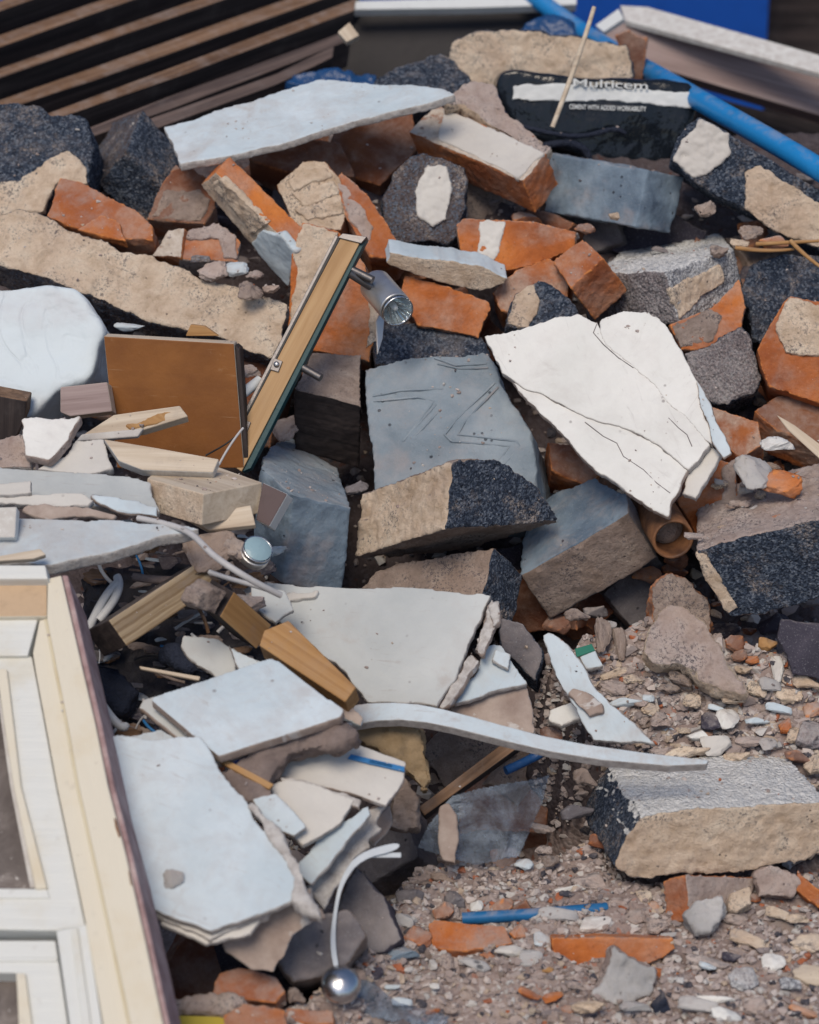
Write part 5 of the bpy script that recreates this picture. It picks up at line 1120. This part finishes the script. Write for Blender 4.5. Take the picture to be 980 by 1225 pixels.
# ---- shredded bits in the dark debris beside the window
n_ = 0
while n_ < 60:
    u, v = rr_.uniform(100, 300), rr_.uniform(650, 880)
    if u < 95 + (v - 650) * .16: continue
    a = rr_.uniform(-1.4, 1.4); L = rr_.uniform(14, 42); b = rr_.uniform(-.5, .5); dd = rr_.uniform(.02, .07)
    pts = [(u, v, dd), (u + L * .5 * math.cos(a), v + L * .5 * math.sin(a), dd + .01), (u + L * math.cos(a + b), v + L * math.sin(a + b), dd - .005)]
    k = rr_.choice(['cable', 'sootblue', 'woodslat', 'cloth', 'bluetape' if rr_.random() < .15 else 'cablewhite', 'rubber'])
    lab = {'cable': 'grey scrap of cable in the dark debris', 'cablewhite': 'off white scrap of cable in the dark debris', 'sootblue': 'black plastic shred in the dark debris', 'rubber': 'black rubber shred in the dark debris', 'woodslat': 'brown wood sliver in the dark debris', 'cloth': 'grey brown cloth shred in the dark debris', 'bluetape': 'blue tape shred in the dark debris'}[k]
    tube('debris_shred', lab, 'debris scrap', pts, rr_.uniform(.0008, .0026), M_(k), group=lab.replace('scrap', 'scraps', 1).replace('shred', 'shreds', 1).replace('sliver', 'slivers', 1), res=2)
    n_ += 1
n_ = 0
FL = {'paper': ('brown papery flake in the dark debris', 'paper flake'), 'concdirty': ('dull grey flake in the dark debris', 'grey flake'), 'slate': ('blackish flake in the dark debris', 'dark flake'), 'plaster': ('pale plaster flake in the dark debris', 'plaster flake'), 'woodslat': ('brown wood flake in the dark debris', 'wood flake'), 'cloth': ('grey brown fluff in the dark debris', 'fluff')}
while n_ < 150:
    u, v = rr_.uniform(100, 330), rr_.uniform(640, 880)
    if u < 98 + (v - 650) * .16: continue
    k = rr_.choices(list(FL), [4, 5, 6, 2, 3, 4])[0]; L = rr_.uniform(10, 38)
    stone('debris_flake', FL[k][0], FL[k][1], u, v, L, L * rr_.uniform(.2, .7), k, FL[k][0] + ', all of them', d=rr_.uniform(-.03, .035), rough=.2, flat_=.25, seed=n_ * 17 + 3)
    n_ += 1
for pts, k, lab in (([(105, 755), (118, 725), (130, 705), (142, 696)], 'cablewhite', 'bowed white plastic trim above the batten'), ([(118, 742), (142, 715), (146, 700), (140, 690)], 'cablewhite', 'bluish white plastic loop by the window frame'),
                    ([(118, 835), (130, 858), (148, 876), (150, 868)], 'cablewhite', 'white plastic strip hooking down beside the window frame'), ([(160, 690), (185, 695), (215, 694)], 'cloth', 'grey plastic profile behind the batten')):
    tube('plastic_trim', lab, 'plastic trim', pts, .0055, M_(k), d=.09)
tube('blue_rope', 'frayed blue and white rope in the dark hollow', 'rope', [(605, 922), (625, 914), (645, 902), (655, 898)], .006, M_('bluetarp'), d=.06)

# ---- half hidden bricks that fill the heap
rf_ = random.Random(23)
FILL = [(395, 172), (440, 168), (20, 240), (130, 230), (215, 240), (330, 215), (360, 250), (440, 250), (520, 300), (590, 250), (640, 300), (700, 270), (790, 290), (860, 330), (920, 300), (300, 400), (390, 420), (460, 370), (560, 400), 
        (680, 620), (780, 600), (820, 520), (870, 480), (930, 450), (960, 560), (900, 600), (780, 720), (600, 700), (640, 720), (560, 900), (600, 960), (450, 1010), (310, 1150), (250, 1150), (640, 930), (700, 700),
        (70, 280), (90, 420), (300, 480), (850, 620)]
proto = None
for i, (u, v) in enumerate(FILL):
    k = ('brickdull', 'concdirty', 'slate', 'brickdull', 'mortarbrown')[i % 5]  # dark kinds: the shade of the gaps is put into the colour
    key = 'fill_' + k
    P = at(u, v, rdep(u, v) + .15)
    if key not in _stone:
        me = prism_mesh('rubble_brick', ragged([Vector(p) for p in ((-.06, -.045), (.055, -.05), (.065, .04), (-.05, .05))], .006, rf_), Vector((.01, .008, -.075)))
        me.materials.append(M_(k)); _stone[key] = me
    o = bpy.data.objects.new('rubble_brick', _stone[key]); COL.objects.link(o)
    o.matrix_world = Matrix.Translation(P) @ frame(Vector(), Vector((rf_.uniform(-1, 1), rf_.uniform(-.6, .6), rf_.uniform(-.5, .5))), v2w((rf_.uniform(-.5, .5), rf_.uniform(-.1, .7), .8)))
    finish(o, 'brick')
    lab = {'brickdull': 'dark red broken brick buried deep in the gaps', 'mortarbrown': 'brown mortar coated brick buried deep in the gaps', 'concdirty': 'dark grey block fragment buried deep in the gaps', 'slate': 'blackish block fragment buried deep in the gaps'}[k]
    tag(o, lab, 'brick', lab.replace('brick', 'bricks').replace('fragment', 'fragments'))

# ================================================================== WINDOW FRAME
WN = v2w((-.17, .62, .77)); WP = (at(62, 690, 3.02), WN)
wf = empty('window_frame', 'old cream painted window frame with dirty panes propped against the heap', 'window', at(130, 1063, 2.8))
def wp(name, poly, m, h_, th, parent=None, preset='wood', xd=None):
    return prism(name, None, None, poly, m, preset, plane=WP, hgt=h_, th=th, parent=parent or wf, rag=0, xdir=xd)
PC, PW = M_('paintcream', 'paintcream'), M_('paint', 'paint')  # PW is whiter than PC: sky light on the sashes painted in
GR = [(57, 692), (56, 740), (69, 806), (81, 866), (94, 940), (123, 1070), (156, 1225), (206, 1460)]      # groove beside the jamb
OU = [(73, 688), (97, 793), (114, 866), (129, 940), (150, 1020), (174, 1126), (195, 1225), (246, 1460)]
BD = [(47, 742), (39, 781), (43, 806), (53, 859), (68, 940), (102, 1103), (123, 1225), (170, 1460)]      # seen edge of the sash
sh = lambda L, a: [(u + a, v) for u, v in L]
wp('jamb', GR + OU[::-1], PC, .0, .085)
wp('weathered_edge', sh(OU, .8) + sh(OU, 8)[::-1], M_('paintedge', 'paintedge'), -.006, .085)
wp('head', [(56, 737), (-420, 742), (-420, 690), (56, 690)], M_('headwood', 'paintcream'), -.004, .085)
wp('head_trim', [(57, 692), (-420, 694), (-420, 674), (54, 676)], PW, .010, .02)
wp('head_bead', [(33, 784), (-420, 788), (-420, 739), (45, 740)], PW, -.012, .05)
wp('jamb', [(-330, 1460), (-370, 1225), (-410, 908), (-440, 692), (-420, 690), (-390, 908), (-345, 1225), (-300, 1460)], PC, .0, .085)
wp('rebate', BD + sh(GR[1:], .0)[::-1], PC, -.010, .06)
wp('groove', sh(GR[1:], -4) + sh(GR[1:], .5)[::-1], M_('paintold', 'paintold'), -.0085, .01)
su = wp('sash', [(18, 940), (1, 834), (-5, 800), (-420, 805), (-420, 788), (38, 785), (42, 806), (52, 859), (67, 940), (101, 1103), (103, 1107), (66, 1113), (-420, 1105), (-420, 1058), (42, 1063)], PW, -.018, .035)
wp('sash_bead', [(16, 940), (0, 834), (-4, 800), (8, 800), (25, 940), (56, 1062), (42, 1063)], PC, -.012, .02, su)
wp('rail_bead', [(-420, 1076), (-420, 1058), (42, 1063), (56, 1063), (60, 1074)], PW, -.0155, .01, su)
wp('pane', [(-425, 1075), (-425, 795), (4, 790), (26, 940), (54, 1072)], M_('glassdirty'), -.036, .004, su, 'crisp')
wp('putty_line', [(12, 940), (-3, 834), (0, 834), (17, 940), (42, 1062), (36, 1062)], M_('plastercream'), -.033, .003, su, 'crisp')
sl_ = wp('sash', [(24, 1225), (20, 1164), (-380, 1158), (-390, 1124), (66, 1125), (73, 1170), (81, 1225), (128, 1460), (70, 1460)], PW, -.026, .035)
wp('sash_bead', [(22, 1225), (19, 1164), (30, 1164), (38, 1225), (86, 1460), (68, 1460)], PC, -.021, .02, sl_)
wp('rail_bead', [(-390, 1150), (-390, 1144), (68, 1145), (69, 1150)], PW, -.0235, .01, sl_)
wp('pane', [(80, 1465), (-300, 1465), (-380, 1150), (26, 1157), (34, 1225)], M_('glassdirty'), -.046, .004, sl_, 'crisp')
gb = wp('glazing_bar', [(132, 1460), (83, 1225), (67, 1113), (104, 1106), (122, 1225), (168, 1460)], PW, -.012, .04)
wp('bar_bead', [(150, 1460), (98, 1225), (84, 1111), (93, 1109), (109, 1225), (158, 1460)], PW, -.009, .01, gb)
wp('foot', [(250, 1490), (-290, 1490), (-300, 1462), (245, 1462)], PC, .0, .085)
for q, h_ in (([(136, 978), (139, 980), (144, 1000), (142, 1002), (138, 990)], .0008), ([(153, 1040), (155, 1044), (158, 1060), (156, 1058)], .0008)):
    wp('rust_chip', q, M_('clay'), h_, .003, preset='crisp')
to_mesh_all()
gravel()
